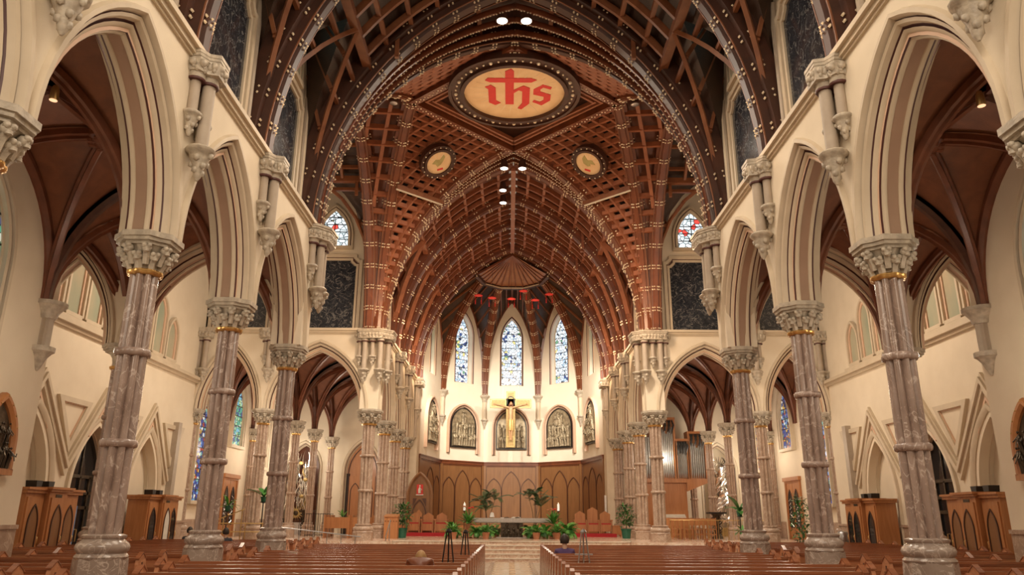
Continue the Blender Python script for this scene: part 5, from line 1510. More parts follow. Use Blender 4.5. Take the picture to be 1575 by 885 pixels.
# niche screen behind the presider's chair
t = thing('carved_niche', 'tall pointed oak niche screen with a small painted figure, left of the apse', 'niche', (-4.95, 42.3, PZ))
Fz = fr((0, 0, 0), (1, 0, 0), (0, 0, 1), (0, -1, 0))
mb = MB(); arch_face(mb, Fz, 0, 2.0, 0.66, 1.25, 0, -0.25, 0.0, 12); mb.build('back_panel', 'panel', t, smooth=20)
mb = MB(); arch_sweep(mb, Fz, 0, 2.0, 0.66, 1.25, [(-0.10, 0), (-0.10, 0.08), (-0.02, 0.14), (0.05, 0.12), (0.05, -0.25)], 12, 2.0); mb.build('outer_moulding', 'panel', t)
mb = MB(); arch_sweep(mb, Fz, 0, 1.05, 0.36, 0.78, [(-0.03, 0), (-0.03, 0.06), (0.03, 0.06), (0.03, 0)], 10, 0.6, closed=True); mb.build('inner_arch', 'panelline', t)
for sx in (-1, 1):
    MB().prism([(sx * 0.36, 1.90), (sx * 0.14, 1.90), (sx * 0.36, 1.45)], Fz, 0, 0.03).build('tracery_spandrel', 'panelline', t, smooth=0)
mb = MB(); mb.prism([(-0.18, 0.35), (0.18, 0.35), (0.18, 1.12), (0, 1.32), (-0.18, 1.12)], Fz, 0, 0.10); mb.build('tabernacle_house', 'oak', t, smooth=0)
for k in range(3):
    mb = MB(); arch_face(mb, Fz, -0.12 + 0.12 * k, 0.85, 0.045, 0.12, 0.42, 0.10, 0.115, 5); mb.build('lancet', 'black', t, smooth=0)
MB().box(-0.17, 0.17, 2.10, 2.62, 0, 0.03, F=Fz).build('icon_panel', 'letter', t, smooth=0)
mb = MB(); mb.tube([Fz(0, 2.16, .05), Fz(-.02, 2.36, .06), Fz(0, 2.48, .05)], [.08, .07, .03], 8); mb.ball(Fz(0, 2.54, .06), .05); mb.tube([Fz(.05, 2.42, .06), Fz(.11, 2.34, .08), Fz(.03, 2.30, .1)], .02, 5)
mb.build('icon_figure', 'paper', t); MB().box(-0.2, 0.2, 2.06, 2.10, 0, 0.06, F=Fz).build('icon_ledge', 'white', t, smooth=0)
t = thing('ambo', 'plain oak reading desk beside the left chancel column', 'lectern', (-5.35, 35.3, PZ))
MB().box(-.30, .30, -.22, .22, 0, 0.92).build('desk_body', 'oak', t, smooth=0)
MB().prism([(-.26, .92), (.26, .92), (.26, 1.05), (-.26, .96)], fr((0, 0, 0), (0, 1, 0), (0, 0, 1), (1, 0, 0)), -.32, .32).build('sloping_top', 'oak', t, smooth=0)
for k in range(5): MB().box(-.24 + .12 * k - .02, -.24 + .12 * k + .02, -.235, -.22, .72, .76).build('carved_square', 'panelline', t, smooth=0)
t = thing('light_strip', 'slim white upright light box against the right end of the apse panelling', 'light', (5.28, 43.9, PZ + 1.15))
MB().box(-.05, .05, -.06, .06, 0, 1.0).build('white_case', 'white', t, smooth=0); MB().box(-.06, .06, -.07, .07, -0.03, 0).build('end_cap', 'steel', t, smooth=0)

# ------------------------------------------------------------------ crucifix
cr = thing('crucifix', 'large gilded crucifix with carved body of Christ hanging in the apse', 'crucifix', (-0.05, 49.3, 6.0))
cb = MB(); cb.box(-.29, .29, .0, .10, 0.0, 3.62); cb.box(-1.34, 1.34, .0, .10, 2.52, 3.12)
cb.build('gilded_cross', 'gold', cr, smooth=0)
cb = MB()
for x0, x1, z0, z1 in ((-1.30, -.30, 2.56, 3.08), (.30, 1.30, 2.56, 3.08), (-.25, .25, 3.16, 3.58), (-.25, .25, .05, .7)):
    cb.box(x0, x1, -.012, 0, z0, z0 + .03).box(x0, x1, -.012, 0, z1 - .03, z1).box(x0, x0 + .03, -.012, 0, z0, z1).box(x1 - .03, x1, -.012, 0, z0, z1)
cb.build('cross_border', 'brass', cr, smooth=0)
mb = MB(); arch_sweep(mb, fr((0, -.0, 0), (1, 0, 0), (0, 0, 1), (0, -1, 0)), 0, 3.02, .20, .22, [(0.0, 0), (0.0, .05), (.05, .05), (.05, 0)], 8, .28, closed=True); mb.build('halo_arch', 'black', cr)
pel = (0, -.14, 1.62)
torso = [(pel, .125), ((0, -.16, 1.82), .105), ((0, -.16, 2.08), .135), ((0, -.14, 2.36), .13), ((0, -.14, 2.54), .085), ((0, -.16, 2.64), .06)]
chs = [torso]
for sx in (-1, 1):
    chs.append([((0, -.14, 2.54), .085), ((sx * .20, -.13, 2.55), .075), ((sx * .55, -.10, 2.66), .052), ((sx * .92, -.07, 2.74), .040), ((sx * 1.02, -.06, 2.77), .034)])
    chs.append([(pel, .125), ((sx * .085, -.16, 1.50), .10), ((sx * .075, -.22, 1.08), .068), ((sx * .045, -.16, .66), .05), ((sx * .035, -.14, .55), .04), ((sx * .045, -.24, .42), .035)])
skin_obj('carved_body', chs, 'corpus', cr, 1)
for sx in (-1, 1):
    hb = Vector((sx * 1.03, -.06, 2.77)); fc = []
    for q in range(4): fc.append([(tuple(hb), .034), (tuple(hb + Vector((sx * .05, 0, .03 - .02 * q))), .012), (tuple(hb + Vector((sx * (.09 + .012 * (q in (1, 2))), -.015, .035 - .022 * q))), .010)])
    fc.append([(tuple(hb), .034), (tuple(hb + Vector((sx * .015, -.02, .05))), .012), (tuple(hb + Vector((sx * .045, -.03, .07))), .010)])
    skin_obj('carved_hand', fc, 'corpus', cr, 0)
hm = MB(); hm.ball((0.02, -.20, 2.78), (.085, .10, .125), 12, 9); hm.ball((.02, -.295, 2.77), (.014, .02, .03), 6, 4); hm.build('carved_head', 'corpus', cr, smooth=80)
hm = MB(); hm.ball((.02, -.175, 2.82), (.10, .10, .115), 12, 8); hm.tube([(-.07, -.17, 2.80), (-.10, -.18, 2.66), (-.08, -.2, 2.54)], [.04, .04, .02], 6); hm.tube([(.11, -.17, 2.80), (.13, -.18, 2.66), (.1, -.2, 2.54)], [.04, .04, .02], 6); hm.tube([(.02, -.27, 2.70), (.02, -.27, 2.62)], [.05, .02], 6)
hm.build('hair_and_beard', 'roofwood', cr, smooth=80)
lc = MB(); lc.lathe([(.175, 1.05), (.19, 1.25), (.185, 1.5), (.165, 1.72), (.15, 1.76)], 18, (0, -.155, 0), 9, .03); lc.build('gilded_loincloth', 'loin', cr, smooth=60)
for sx in (-1, 1): MB().tube([(sx * .5, .05, 3.10), (sx * .5, .05, 6.9)], .008, 5).build('hanging_wire', 'steel', cr)
# cardinals' hats
for k, (x, z) in enumerate(((-2.05, 14.62), (-1.22, 14.50), (-0.05, 14.42), (0.68, 14.95), (1.40, 14.35), (2.25, 14.75))):
    t = thing('hanging_hat', f'broad scarlet tasselled hat hanging under the apse vault, {ORD[k]} from the left', 'hat', (x, 44.0 + 0.1 * (k % 2), z))
    K_ = 0.6
    MB().lathe([(r_ * K_, z_ * K_) for r_, z_ in [(0.0, .14), (.12, .13), (.16, .05), (.17, .0), (.42, -.04), (.43, -.06), (.17, -.05), (0, -.05)]], 18).build('felt_hat', 'redfelt', t)
    for sx in (-1, 1):
        mb = MB(); mb.tube([(sx * .18, 0, -.03), (sx * .2, 0, -.15), (sx * .18, 0, -.3)], .012, 4)
        for q in range(3): mb.lathe([(.01, -.3 - .09 * q), (.035, -.35 - .09 * q), (.04, -.38 - .09 * q)], 7, (sx * .18, 0, 0))
        mb.build('tassel', 'redfelt', t)
    MB().tube([(0, 0, .13), (0, 0, 1.75)], .006, 4).build('hanging_wire', 'iron', t)

# ------------------------------------------------------------------ plants
def frond_mesh(L, droop, leaflets, wl, mat, name='frond', wk=.2):
    mb = MB()
    n = 7; P = []
    for i in range(n + 1):
        t = i / n
        P.append(Vector((L * t * (1 - .25 * t * droop), 0, L * (0.75 * t - droop * 0.95 * t * t))))
    mb.tube(P, [0.008 * (1 - .7 * i / n) + .003 for i in range(n + 1)], 4)
    for k in range(leaflets):
        t = 0.12 + 0.88 * k / leaflets; j = min(n - 1, int(t * n)); p = P[j].lerp(P[j + 1], t * n - j); d = (P[j + 1] - P[j]).normalized()
        ll = wl * (0.35 + 1.3 * t * (1.15 - t) * 1.6)
        for sy in (-1, 1):
            tip = p + d * ll * .55 + Vector((0, sy * ll, -ll * .25)); w = ll * wk
            a = p + d * w; b = p - d * w * .6; m_ = p.lerp(tip, .5)
            mb.add([a, m_ + d * w + Vector((0, 0, .01)), tip, m_ - d * w + Vector((0, 0, .01)), b], [(0, 1, 2, 3, 4)])
    return mb.mesh(name, mat, 0)
def blade_mesh(L, W, bend, mat, name='leaf'):
    mb = MB(); n = 6; rows = []
    for i in range(n + 1):
        t = i / n; w = W * (sin(pi * min(1, t * .93 + .07)) ** .8) * .5
        c = Vector((L * t * (1 - .2 * bend * t), 0, L * (.85 * t - bend * t * t)))
        rows.append([c + Vector((0, -w, w * .35)), c, c + Vector((0, w, w * .35))])
    mb.grid(rows)
    return mb.mesh(name, mat, 60)
FERN = [frond_mesh(0.62, 0.95, 11, .13, 'leaf2'), frond_mesh(0.66, .6, 12, .14, 'leaf2'), frond_mesh(0.52, 1.25, 10, .12, 'leaf')]
PALM = [frond_mesh(1.25, .55, 22, .26, 'leafdark', 'palm_frond', .09), frond_mesh(1.05, .9, 20, .24, 'leafdark', 'palm_frond', .09), frond_mesh(0.9, .3, 18, .2, 'leafdark', 'palm_frond', .09)]
BLADE = [blade_mesh(.50, .10, .5, 'leaf2'), blade_mesh(.46, .09, .8, 'leaf'), blade_mesh(.52, .09, .35, 'leaf2')]
BIG = [blade_mesh(.75, .30, .45, 'leaf', 'large_leaf'), blade_mesh(.62, .27, .75, 'leaf', 'large_leaf')]
SMALL = [blade_mesh(.20, .07, .5, 'leaf'), blade_mesh(.17, .06, .8, 'leafdark')]
def leafput(name, me, parent, p, yaw, pitch, sc=1.0):
    o = put(name, me, parent, loc=p)
    o.rotation_euler = (0, -pitch, yaw); o.scale = (sc, sc, sc)
    return o
pot_t = MB().lathe([(.0, 0), (.12, 0), (.17, .24), (.185, .24), (.185, .28), (.165, .28), (.155, .25), (0, .25)], 16, cap=False).mesh('pot', 'terracotta', 40)
pot_g = MB().lathe([(.0, 0), (.19, 0), (.24, .38), (.26, .38), (.26, .44), (.235, .44), (.22, .40), (0, .40)], 18, cap=False).mesh('pot', 'greenpot', 40)
def fern(loc, label, seed, kind='fern', sc=1.0, n=22, flowers=False, lift=0.26):
    rr = random.Random(seed)
    t = thing('potted_fern', label, 'plant', loc)
    p = put('pot', pot_t, t)
    src = FERN if kind == 'fern' else BLADE
    for k in range(n):
        leafput('frond' if kind == 'fern' else 'leaf', rr.choice(src), t, (0, 0, lift), k * 2.39996 + rr.uniform(-.2, .2), rr.uniform(-.35, .75), sc * rr.uniform(.75, 1.0))
    if flowers:
        for k in range(5):
            a = rr.uniform(0, 6.3); r_ = rr.uniform(.08, .28); h = rr.uniform(.62, .82) * sc
            f = MB(); f.tube([(0, 0, lift), (r_ * cos(a) * .6, r_ * sin(a) * .6, lift + h * .6), (r_ * cos(a), r_ * sin(a), lift + h * .75)], .007, 4)
            f.build('flower_stalk', 'leaf', t)
            f = MB()
            for q in range(5): f.ball((r_ * cos(a) + .04 * cos(q * 1.26), r_ * sin(a) + .04 * sin(q * 1.26), lift + h * .78), (.035, .035, .03), 6, 4)
            f.build('red_flower', 'redfelt' if k % 2 else 'terracotta', t)
    return t
AF = [(-2.72, 36.6, 'fern', 1.0, 0), (-2.62, 35.7, 'blade', .95, 0), (-2.02, 36.9, 'blade', 1.25, 1), (-1.60, 36.2, 'fern', .85, 0), (-1.18, 36.7, 'fern', 1.05, 0), (-1.15, 35.7, 'blade', .85, 0),
      (0.98, 36.7, 'fern', 1.05, 0), (1.12, 35.6, 'blade', .9, 0), (1.55, 36.2, 'fern', .9, 0), (1.96, 36.9, 'blade', 1.25, 1), (2.06, 35.9, 'blade', 1.0, 0), (2.58, 36.5, 'fern', 1.15, 0)]
NMF = ['outermost on the left', 'low in front of the outermost left fern', 'tall with red flowers, left altar end', 'small, left of the pedestal front row', 'against the left side of the altar pedestal', 'lowest, at the left of the top step',
       'against the right side of the altar pedestal', 'lowest, at the right of the top step', 'small, right of the pedestal front row', 'tall with red flowers, right altar end', 'low in front of the right flowers', 'outermost on the right']
for k, (x, y, kd, sc, flw) in enumerate(AF):
    st = 0.0
    if flw:
        t = thing('plant_stand', f'small terracotta coloured stand under the flowering plant at the {"left" if x < 0 else "right"} end of the altar', 'stand', (x, y, PZ))
        MB().lathe([(.2, 0), (.2, .04), (.13, .08), (.12, .28), (.19, .32), (.19, .36)], 14).build('stand_body', 'terracotta', t); st = 0.36
        MB().lathe([(.20, .355), (.20, .362)], 14).build('stand_plate', 'terracotta', t); st = .362
    fern((x, y, PZ + st), f'green potted plant before the altar, {NMF[k]}', 40 + k, 'fern' if kd == 'fern' else 'blade', sc * 1.05, 46, bool(flw))
for k, (x, y) in enumerate(((-1.25, 38.9), (-.75, 38.7), (.85, 38.7), (1.3, 38.9))):
    fern((x, y, PZ), f'dark green fern standing under the altar slab, {ORD[k]} from the left', 70 + k, 'fern', .85, 34)
def palm(loc, label, seed, h, spread=1.0):
    rr = random.Random(seed)
    t = thing('potted_palm', label, 'plant', loc)
    put('pot', pot_g, t)
    for q in range(4):
        a = rr.uniform(0, 6.3); hh = h * rr.uniform(.62, 1.0)
        top = (0.34 * cos(a) * spread, 0.30 * sin(a) * spread, hh)
        MB().tube([(.05 * cos(a), .05 * sin(a), .38), (.12 * cos(a), .12 * sin(a), hh * .6), top], [.025, .02, .014], 6).build('palm_stem', 'stem', t)
        for k in range(7):
            leafput('palm_frond', rr.choice(PALM), t, top, k * 0.9 + rr.uniform(-.3, .3), rr.uniform(-.3, .6), rr.uniform(.55, .92) * spread)
    return t
palm((-1.2, 40.4, PZ), 'tall dark palm behind the altar, left of centre', 5, 1.95)
palm((1.2, 40.4, PZ), 'tall dark palm behind the altar, right of centre', 8, 2.05)
def ficus(loc, label, seed, h=1.5, r=.38, stand=0.0):
    rr = random.Random(seed)
    t = thing('potted_bush', label, 'plant', loc)
    put('pot', pot_g, t)
    MB().tube([(0, 0, .38), (.03, 0, .7), (0, .02, h * .8)], [.025, .02, .012], 6).build('stem', 'stem', t)
    for k in range(260):
        a = rr.uniform(0, 6.3); z = .55 + (h - .55) * (k / 260); q = r * sqrt(rr.random()) * (1.15 - .5 * abs(2 * k / 260 - .9))
        leafput('leaf', rr.choice(SMALL), t, (q * cos(a), q * sin(a), z), a + rr.uniform(-1, 1), rr.uniform(-.9, .5), rr.uniform(.9, 1.4))
    return t
ficus((-5.05, 36.6, PZ), 'bushy green plant in a green pot beside the left reading desk', 21)
ficus((5.45, 37.6, PZ), 'bushy green plant in a green pot beside the right chancel columns', 22)
ficus((11.35, 31.0, 0), 'slim tall green plant beside the right chapel door', 23, 2.5, .3)
def stand_plant(loc, label, seed, h, big, n):
    rr = random.Random(seed)
    t = thing('plant_on_stand', label, 'plant', loc)
    MB().lathe([(.16, 0), (.15, .03), (.025, .06), (.022, h - .04), (.13, h), (.14, h + .02)], 12).build('stand', 'iron', t)
    MB().lathe([(.09, h + .02), (.13, h + .2), (.14, h + .22)], 12).build('pot', 'greenpot', t)
    for k in range(n):
        leafput('large_leaf' if big else 'leaf', rr.choice(BIG if big else BLADE), t, (0, 0, h + .2), k * 2.4 + rr.uniform(-.3, .3), rr.uniform(-.7, .6), rr.uniform(.75, 1.1))
    return t
stand_plant((-11.15, 30.9, 0), 'green plant on a thin iron stand seen beside the second left column', 31, 1.85, False, 20)
stand_plant((-9.75, 30.8, 0), 'plant with dark broad leaves on a tall stand by the bright left chapel column', 32, 2.2, True, 6)
stand_plant((8.85, 30.6, 0), 'plant with large glossy leaves beside the third right nave column', 33, 1.75, True, 9)
stand_plant((8.75, 30.0, 0), 'low dark green plant in front of the large leaved plant on the right', 34, 0.95, False, 18)
stand_plant((-9.1, 42.6, PZ), 'small green plant beside the dark pillar in the left chapel', 35, .7, False, 14)

# ------------------------------------------------------------------ tripod stands, railings, small things
def tripod(loc, label, mat, h, spread, desk):
    t = thing('tripod_stand', label, 'stand', loc)
    for k in range(3):
        a = pi / 2 + k * 2 * pi / 3
        MB().tube([(spread * cos(a), .45 * spread * sin(a), 0), (.04 * cos(a), .04 * sin(a), h)], .014, 6).build('leg', mat, t)
    MB().lathe([(.05, h - .03), (.06, h), (.03, h + .04)], 8).build('head', mat, t)
    if desk: MB().box(-.16, .16, -.05, .03, h * .72, h * .72 + .02).build('ledge', 'steel', t, smooth=0)
    MB().tube([(0, 0, h * .5), (0, 0, h + .06)], .012, 6).build('centre_post', mat, t)
    return t
tripod((-1.20, 14.46, 0), 'taller black tripod stand between the pews left of the centre aisle', 'iron', 1.42, .24, False)
tripod((-1.05, 17.26, 0), 'smaller black tripod stand farther up the left pews', 'iron', 1.36, .22, False)
tripod((1.25, 14.46, 0), 'grey metal easel stand between the pews right of the centre aisle', 'steel', 1.42, .24, True)
for s in (-1,):
    t = thing('handrail', 'brass handrail of the ramp in the left transept', 'railing', (-11.2, 29.6, 0))
    for k in range(5): MB().tube([(.62 * k, 0, 0), (.62 * k, 0, 1.42)], .02, 6).build('post', 'brass', t)
    for z in (1.42, 1.12): MB().tube([(-.1, 0, z), (2.6, 0, z)], .022, 6).build('rail', 'brass', t)
    t = thing('handrail', 'sloping brass handrail against the left chapel door steps', 'railing', (-12.0, 31.0, 0))
    for k in range(3): MB().tube([(.7 * k, 0, 0), (.7 * k, 0, 1.35 + .28 * k)], .02, 6).build('post', 'brass', t)
    MB().tube([(-.1, 0, 1.32), (1.5, 0, 1.95)], .022, 6).build('rail', 'brass', t)
    t = thing('handrail', 'long steel handrail along the front of the left platform', 'railing', (-9.4, 31.0, 0))
    for k in range(7): MB().tube([(.55 * k, 0, 0), (.55 * k, 0, 1.3 - .06 * k)], .018, 6).build('post', 'steel', t)
    MB().tube([(-.1, 0, 1.32), (3.5, 0, .93)], .022, 6).build('rail', 'steel', t)
    t = thing('handrail', 'short steel handrail at the top step beside the left chancel column', 'railing', (-4.95, 31.25, 0))
    for k in range(2): MB().tube([(0, .9 * k, .1 * k), (0, .9 * k, .95 + .55 * k)], .02, 6).build('post', 'steel', t)
    MB().tube([(0, -.1, .90), (0, 1.0, 1.56)], .022, 6).build('rail', 'steel', t)
t = thing('steel_urn', 'steel water urn on a wooden stand beside the right confessional', 'urn', (12.6, 30.2, 0))
MB().box(-.26, .26, -.26, .26, 0, .72).build('wooden_stand', 'oak', t, smooth=0)
MB().lathe([(.19, .72), (.21, .75), (.21, 1.16), (.17, 1.22), (.04, 1.26)], 16).build('urn_body', 'steel', t)
MB().tube([(0, -.2, .85), (0, -.29, .85), (0, -.29, .80)], .015, 6).build('tap', 'brass', t)
t = thing('poster_stand', 'blue printed poster standing in the dark left doorway', 'poster', (-13.42, 23.95, 0))
MB().box(-.01, .02, -.30, .30, .55, 1.95).build('blue_print', 'blue', t, smooth=0)
MB().box(-.03, -.01, -.33, .33, .5, 2.0).build('backing', 'black', t, smooth=0)
for y in (-.28, .28): MB().box(-.03, .03, y - .02, y + .02, 0, .55).build('foot_post', 'iron', t, smooth=0)
for s in (-1, 1):
    t = thing('water_stoup', f'small pale holy water stoup on the marble dado of the {SIDE[s]} transept wall', 'stoup', (s * 13.0, 22.85, 1.12))
    MB().lathe([(.04, -.25), (.08, -.15), (.16, 0), (.18, .03), (.14, .03), (.05, -.04)], 12).build('basin', 'capstone', t)
    MB().box(-.09, .02, -.16, .16, -.2, .12, F=fr((0, 0, 0), (-s, 0, 0), (0, 1, 0), (0, 0, 1))).build('back_plate', 'capstone', t, smooth=0)

# ------------------------------------------------------------------ confessionals and stations
def confessional(s, yc, label, glazed):
    t = thing('confessional', label, 'confessional', (s * 13.17, yc, 0))
    G = fr((0, 0, 0), (0, 1, 0), (0, 0, 1), (-s, 0, 0))
    D = 0.72
    MB().box(-1.22, 1.22, 0, 2.22, 0.02, D, F=G).build('case', 'oak', t, smooth=0)
    for a, b in ((-1.30, -.42), (.42, 1.30)):
        MB().box(a, b, 2.22, 2.30, 0.0, D + .08, F=G).box(a - .03, b + .03, 2.30, 2.36, 0, D + .13, F=G).build('side_cornice', 'oak', t, smooth=0)
    MB().box(-.42, .42, 0, 2.27, D - .1, D + .14, F=G).build('centre_bay', 'oak', t, smooth=0)
    mb = MB(); mb.box(-.50, .50, 2.27, 2.33, 0, D + .22, F=G).box(-.54, .54, 2.33, 2.39, 0, D + .27, F=G); mb.build('centre_cornice', 'oak', t, smooth=0)
    MB().box(-.14, .14, 2.12, 2.20, D + .14, D + .155, F=G).build('name_plate', 'darkbronze', t, smooth=0)
    for u, dd in ((-.82, D), (0, D + .14), (.82, D)):
        d = MB().box(u - .34, u + .34, .12, 2.12, dd, dd + .035, F=G).build('door', 'oak', t, smooth=0)
        mb = MB(); arch_sweep(mb, G, u, 1.42, .21, .50, [(-.012, dd + .03), (-.012, dd + .06), (.022, dd + .06), (.022, dd + .03)], 8, .62, closed=True); mb.build('arch_moulding', 'roofdark', d)
        mb = MB(); arch_face(mb, G, u, 1.42, .20, .47, .82, dd + .03, dd + .042, 8); mb.build('arched_pane', ('darkglass' if u != 0 or s > 0 else 'paper') if glazed else 'panel', d, smooth=0)
        mb = MB(); mb.tube([G(u + .27, .95, dd + .04), G(u + .27, .97, dd + .08), G(u + .27, 1.12, dd + .08), G(u + .27, 1.14, dd + .04)], .012, 6); mb.build('door_handle', 'brass', d)
    for u in (-.28, .28):
        MB().prism([(u - .11, 2.39), (u + .11, 2.39), (u + .14, 2.56), (u - .14, 2.56)], G, .15, .45).build('indicator_lamp', 'black', t, smooth=0)
    return t
for s in (-1, 1):
    confessional(s, 28.1, f'oak confessional with dark arched door glass under the far gable of the {SIDE[s]} transept wall', True)
    confessional(s, 21.25, f'oak confessional with closed arched panels under the near gable of the {SIDE[s]} transept wall', False)
    t = thing('station_plaque', f'pointed wooden frame with a dark bronze scene on the {SIDE[s]} aisle wall', 'relief', (s * 9.97, 14.65, 0))
    G = fr((0, 0, 0), (0, 1, 0), (0, 0, 1), (-s, 0, 0))
    mb = MB(); arch_sweep(mb, G, 0, 2.95, .42, .85, [(-.02, 0), (-.02, .10), (.03, .16), (.09, .16), (.12, .10), (.12, 0)], 10, .45, closed=True); mb.box(-.54, .54, 2.40, 2.52, 0, .16, F=G)
    mb.build('wooden_frame', 'oak', t)
    rm = relief_mesh(90 + s, .42, 1.28, .45, .80, nfig=6); rm.v = [G(u, v + 2.5, w * 1.1) for u, v, w in rm.v]; rm.build('bronze_scene', 'darkbronze', t, smooth=60)
    for k in range(7):
        P = arc(0, 2.95, .42, .85, .06, 9)[3 + k * 2]
        MB().ball(G(P[0], P[1], .165), .018, 6, 4).build('brass_stud', 'brass', t)

# ------------------------------------------------------------------ chapel sculptures
t = thing('silver_reredos', 'tall silver sculpture of rising flame like blades above a gilt sunburst in the left chapel', 'sculpture', (-11.85, 43.7, PZ))
rr = random.Random(4)
MB().box(-.75, .75, -.25, .3, 0, .62).build('stone_base', 'altar', t, smooth=0)
for k in range(95):
    x = rr.uniform(-.72, .72); z0 = rr.uniform(.9, 3.2); L = rr.uniform(.7, 1.7); y = rr.uniform(-.22, .2)
    top = min(4.85 - abs(x) * .7, z0 + L); ph = rr.uniform(0, 6.3); am = rr.uniform(.04, .12)
    P = [(x * (1 - .1 * q / 5) + am * sin(ph + q * 1.1), y + .05 * cos(ph + q), z0 + (top - z0) * q / 5) for q in range(6)]
    MB().tube(P, [.012, .035, .045, .035, .025, .006], 5).build('silver_blade', 'silver' if k % 9 else 'gold', t)
for k in range(16):
    a = k * pi / 8; MB().tube([(.20 * cos(a), -.3, 1.10 + .20 * sin(a)), (.40 * cos(a), -.3, 1.10 + .40 * sin(a))], [.03, .006], 5).build('sunburst_ray', 'gold', t)
mb = MB(); circ2 = lambda r, y: [(r * cos(q * pi / 10), y, 1.10 + r * sin(q * pi / 10)) for q in range(20)]
mb.grid([circ2(.13, -.3), circ2(.14, -.36), circ2(.21, -.36), circ2(.23, -.3)], closed_u=True); mb.build('sunburst_ring', 'gold', t)
MB().ball((0, -.3, 1.10), (.12, .03, .12), 12, 8).build('sunburst_disc', 'darkbronze', t)
for k in range(3): MB().ball((rr.uniform(-.3, .4), -.25, 2.0 + .9 * k), (.13, .06, .10), 8, 6).build('gilt_flower', 'gold', t)
t = thing('bronze_pillar', 'dark openwork bronze pillar with a flat top in the left chapel', 'pedestal', (-10.35, 39.9, PZ))
mb = MB(); mb.box(-.32, .32, -.3, .3, 1.12, 1.2).box(-.36, .36, -.34, .34, 1.2, 1.24); mb.build('flat_top', 'darkbronze', t, smooth=0)
MB().lathe([(.26, 0), (.26, .05), (.2, .1), (.17, .5), (.2, 1.05), (.26, 1.12)], 12).build('core', 'darkbronze', t)
for k in range(26):
    a = k * 2.4; z = .08 + 1.0 * k / 26
    MB().tube([(.18 * cos(a), .18 * sin(a), z), (.27 * cos(a + .5), .27 * sin(a + .5), z + .1), (.2 * cos(a + .9), .2 * sin(a + .9), z + .22)], [.03, .035, .015], 5).build('openwork_strand', 'darkbronze', t)
t = thing('iron_table', 'thin iron side table in front of the silver sculpture', 'table', (-11.55, 41.6, PZ))
MB().box(-.5, .5, -.2, .2, .78, .82).build('table_top', 'iron', t, smooth=0)
for a in (-.45, .45):
    for b in (-.16, .16): MB().tube([(a, b, 0), (a, b, .78)], .015, 5).build('leg', 'iron', t)
for k in range(4):
    t = thing('iron_gate', f'slim upright iron rail panel in the left chapel, {ORD[k]} of the row', 'railing', (-9.75 + .34 * k, 38.0, PZ))
    for x in (-.13, 0, .13): MB().tube([(x, 0, 0), (x, 0, 1.05)], .012, 5).build('bar', 'iron', t)
    for z in (.08, 1.05): MB().tube([(-.16, 0, z), (.16, 0, z)], .014, 5).build('cross_bar', 'iron', t)
def bench(loc, L, label, rot=0.0):
    t = thing('chapel_bench', label, 'bench', loc, rot)
    MB().box(-L / 2, L / 2, -.02, .02, .42, .90).build('backrest', 'oak', t, smooth=0)
    MB().box(-L / 2, L / 2, .0, .44, .42, .46).build('seat', 'oak', t, smooth=0)
    for sx in (-1, 1): MB().box(sx * L / 2 - .03, sx * L / 2 + .03, -.05, .46, 0, 1.0).build('end_panel', 'oak', t, smooth=0)
for k, (x, y, L) in enumerate(((-7.95, 36.0, 1.1), (-8.1, 37.4, 1.1), (-8.25, 38.8, 1.1))):
    bench((x, y, PZ), L, f'plain oak bench in the left chapel aisle, {ORD[k]} from the front')
bench((-7.0, 36.4, PZ), 0.7, 'short oak seat with high ends beside the brightest left chancel column')
bench((-7.1, 38.2, PZ), 0.9, 'oak seat standing close behind the left chancel columns')
# risen Christ of the right chapel
t = thing('silver_statue', 'tall silver statue of a risen figure in swirling drapery in the right chapel niche', 'sculpture', (11.75, 43.6, PZ))
MB().box(-.7, .7, -.25, .3, 0, .45).build('gold_base', 'gold', t, smooth=0)
pel = (0, -.05, 2.35)
chs = [[(pel, .17), ((0.03, -.08, 2.7), .15), ((.02, -.06, 3.05), .19), ((0, -.05, 3.32), .13), ((0, -.07, 3.46), .075)]]
for sx in (-1, 1):
    chs.append([((0, -.05, 3.32), .13), ((sx * .26, -.05, 3.33), .10), ((sx * .45, -.12, 3.62), .07), ((sx * .42, -.2, 3.98), .05)])
    chs.append([(pel, .17), ((sx * .12, -.07, 2.2), .14), ((sx * .12 + .06, -.12, 1.65), .09), ((sx * .08 - .03, -.02, 1.15), .07), ((sx * .08 - .03, -.14, 1.02), .05)])
skin_obj('robed_body', chs, 'silver', t, 1)
mb = MB(); mb.ball((0, -.08, 3.64), (.11, .13, .16), 12, 9); mb.ball((0, -.04, 3.68), (.135, .13, .16), 10, 8); mb.build('head', 'silver', t, smooth=80)
for sx in (-1, 1):
    hb = Vector((sx * .42, -.2, 3.99))
    fc = [[(tuple(hb), .045), (tuple(hb + Vector((sx * (.03 - .022 * q), -.01, .10))), .016), (tuple(hb + Vector((sx * (.035 - .026 * q), -.02, .17 + .012 * (q in (1, 2))))), .013)] for q in range(4)]
    fc.append([(tuple(hb), .045), (tuple(hb + Vector((-sx * .06, -.02, .05))), .015), (tuple(hb + Vector((-sx * .08, -.03, .09))), .012)])
    skin_obj('hand', fc, 'silver', t, 0)
for k in range(26):
    a0 = rr.uniform(0, 6.3); z0 = .5 + 2.9 * k / 26; R0 = .55 - .2 * (k / 26)
    P = [(R0 * cos(a0 + q * .45) * (1 + .1 * sin(q)), -.05 + .22 * sin(a0 + q * .45), z0 + .16 * q) for q in range(7)]
    mb = MB(); rows = [[Vector(p) + Vector((0, 0, -.14 * sin(pi * (i + .5) / 7))), Vector(p) + Vector((.03, -.05, 0)), Vector(p) + Vector((0, 0, .14 * sin(pi * (i + .5) / 7)))] for i, p in enumerate(P)]
    mb.grid(rows); mb.grid([[q + Vector((0, .02, 0)) for q in r] for r in rows]); mb.build('drapery_fold', 'silver', t, smooth=60)
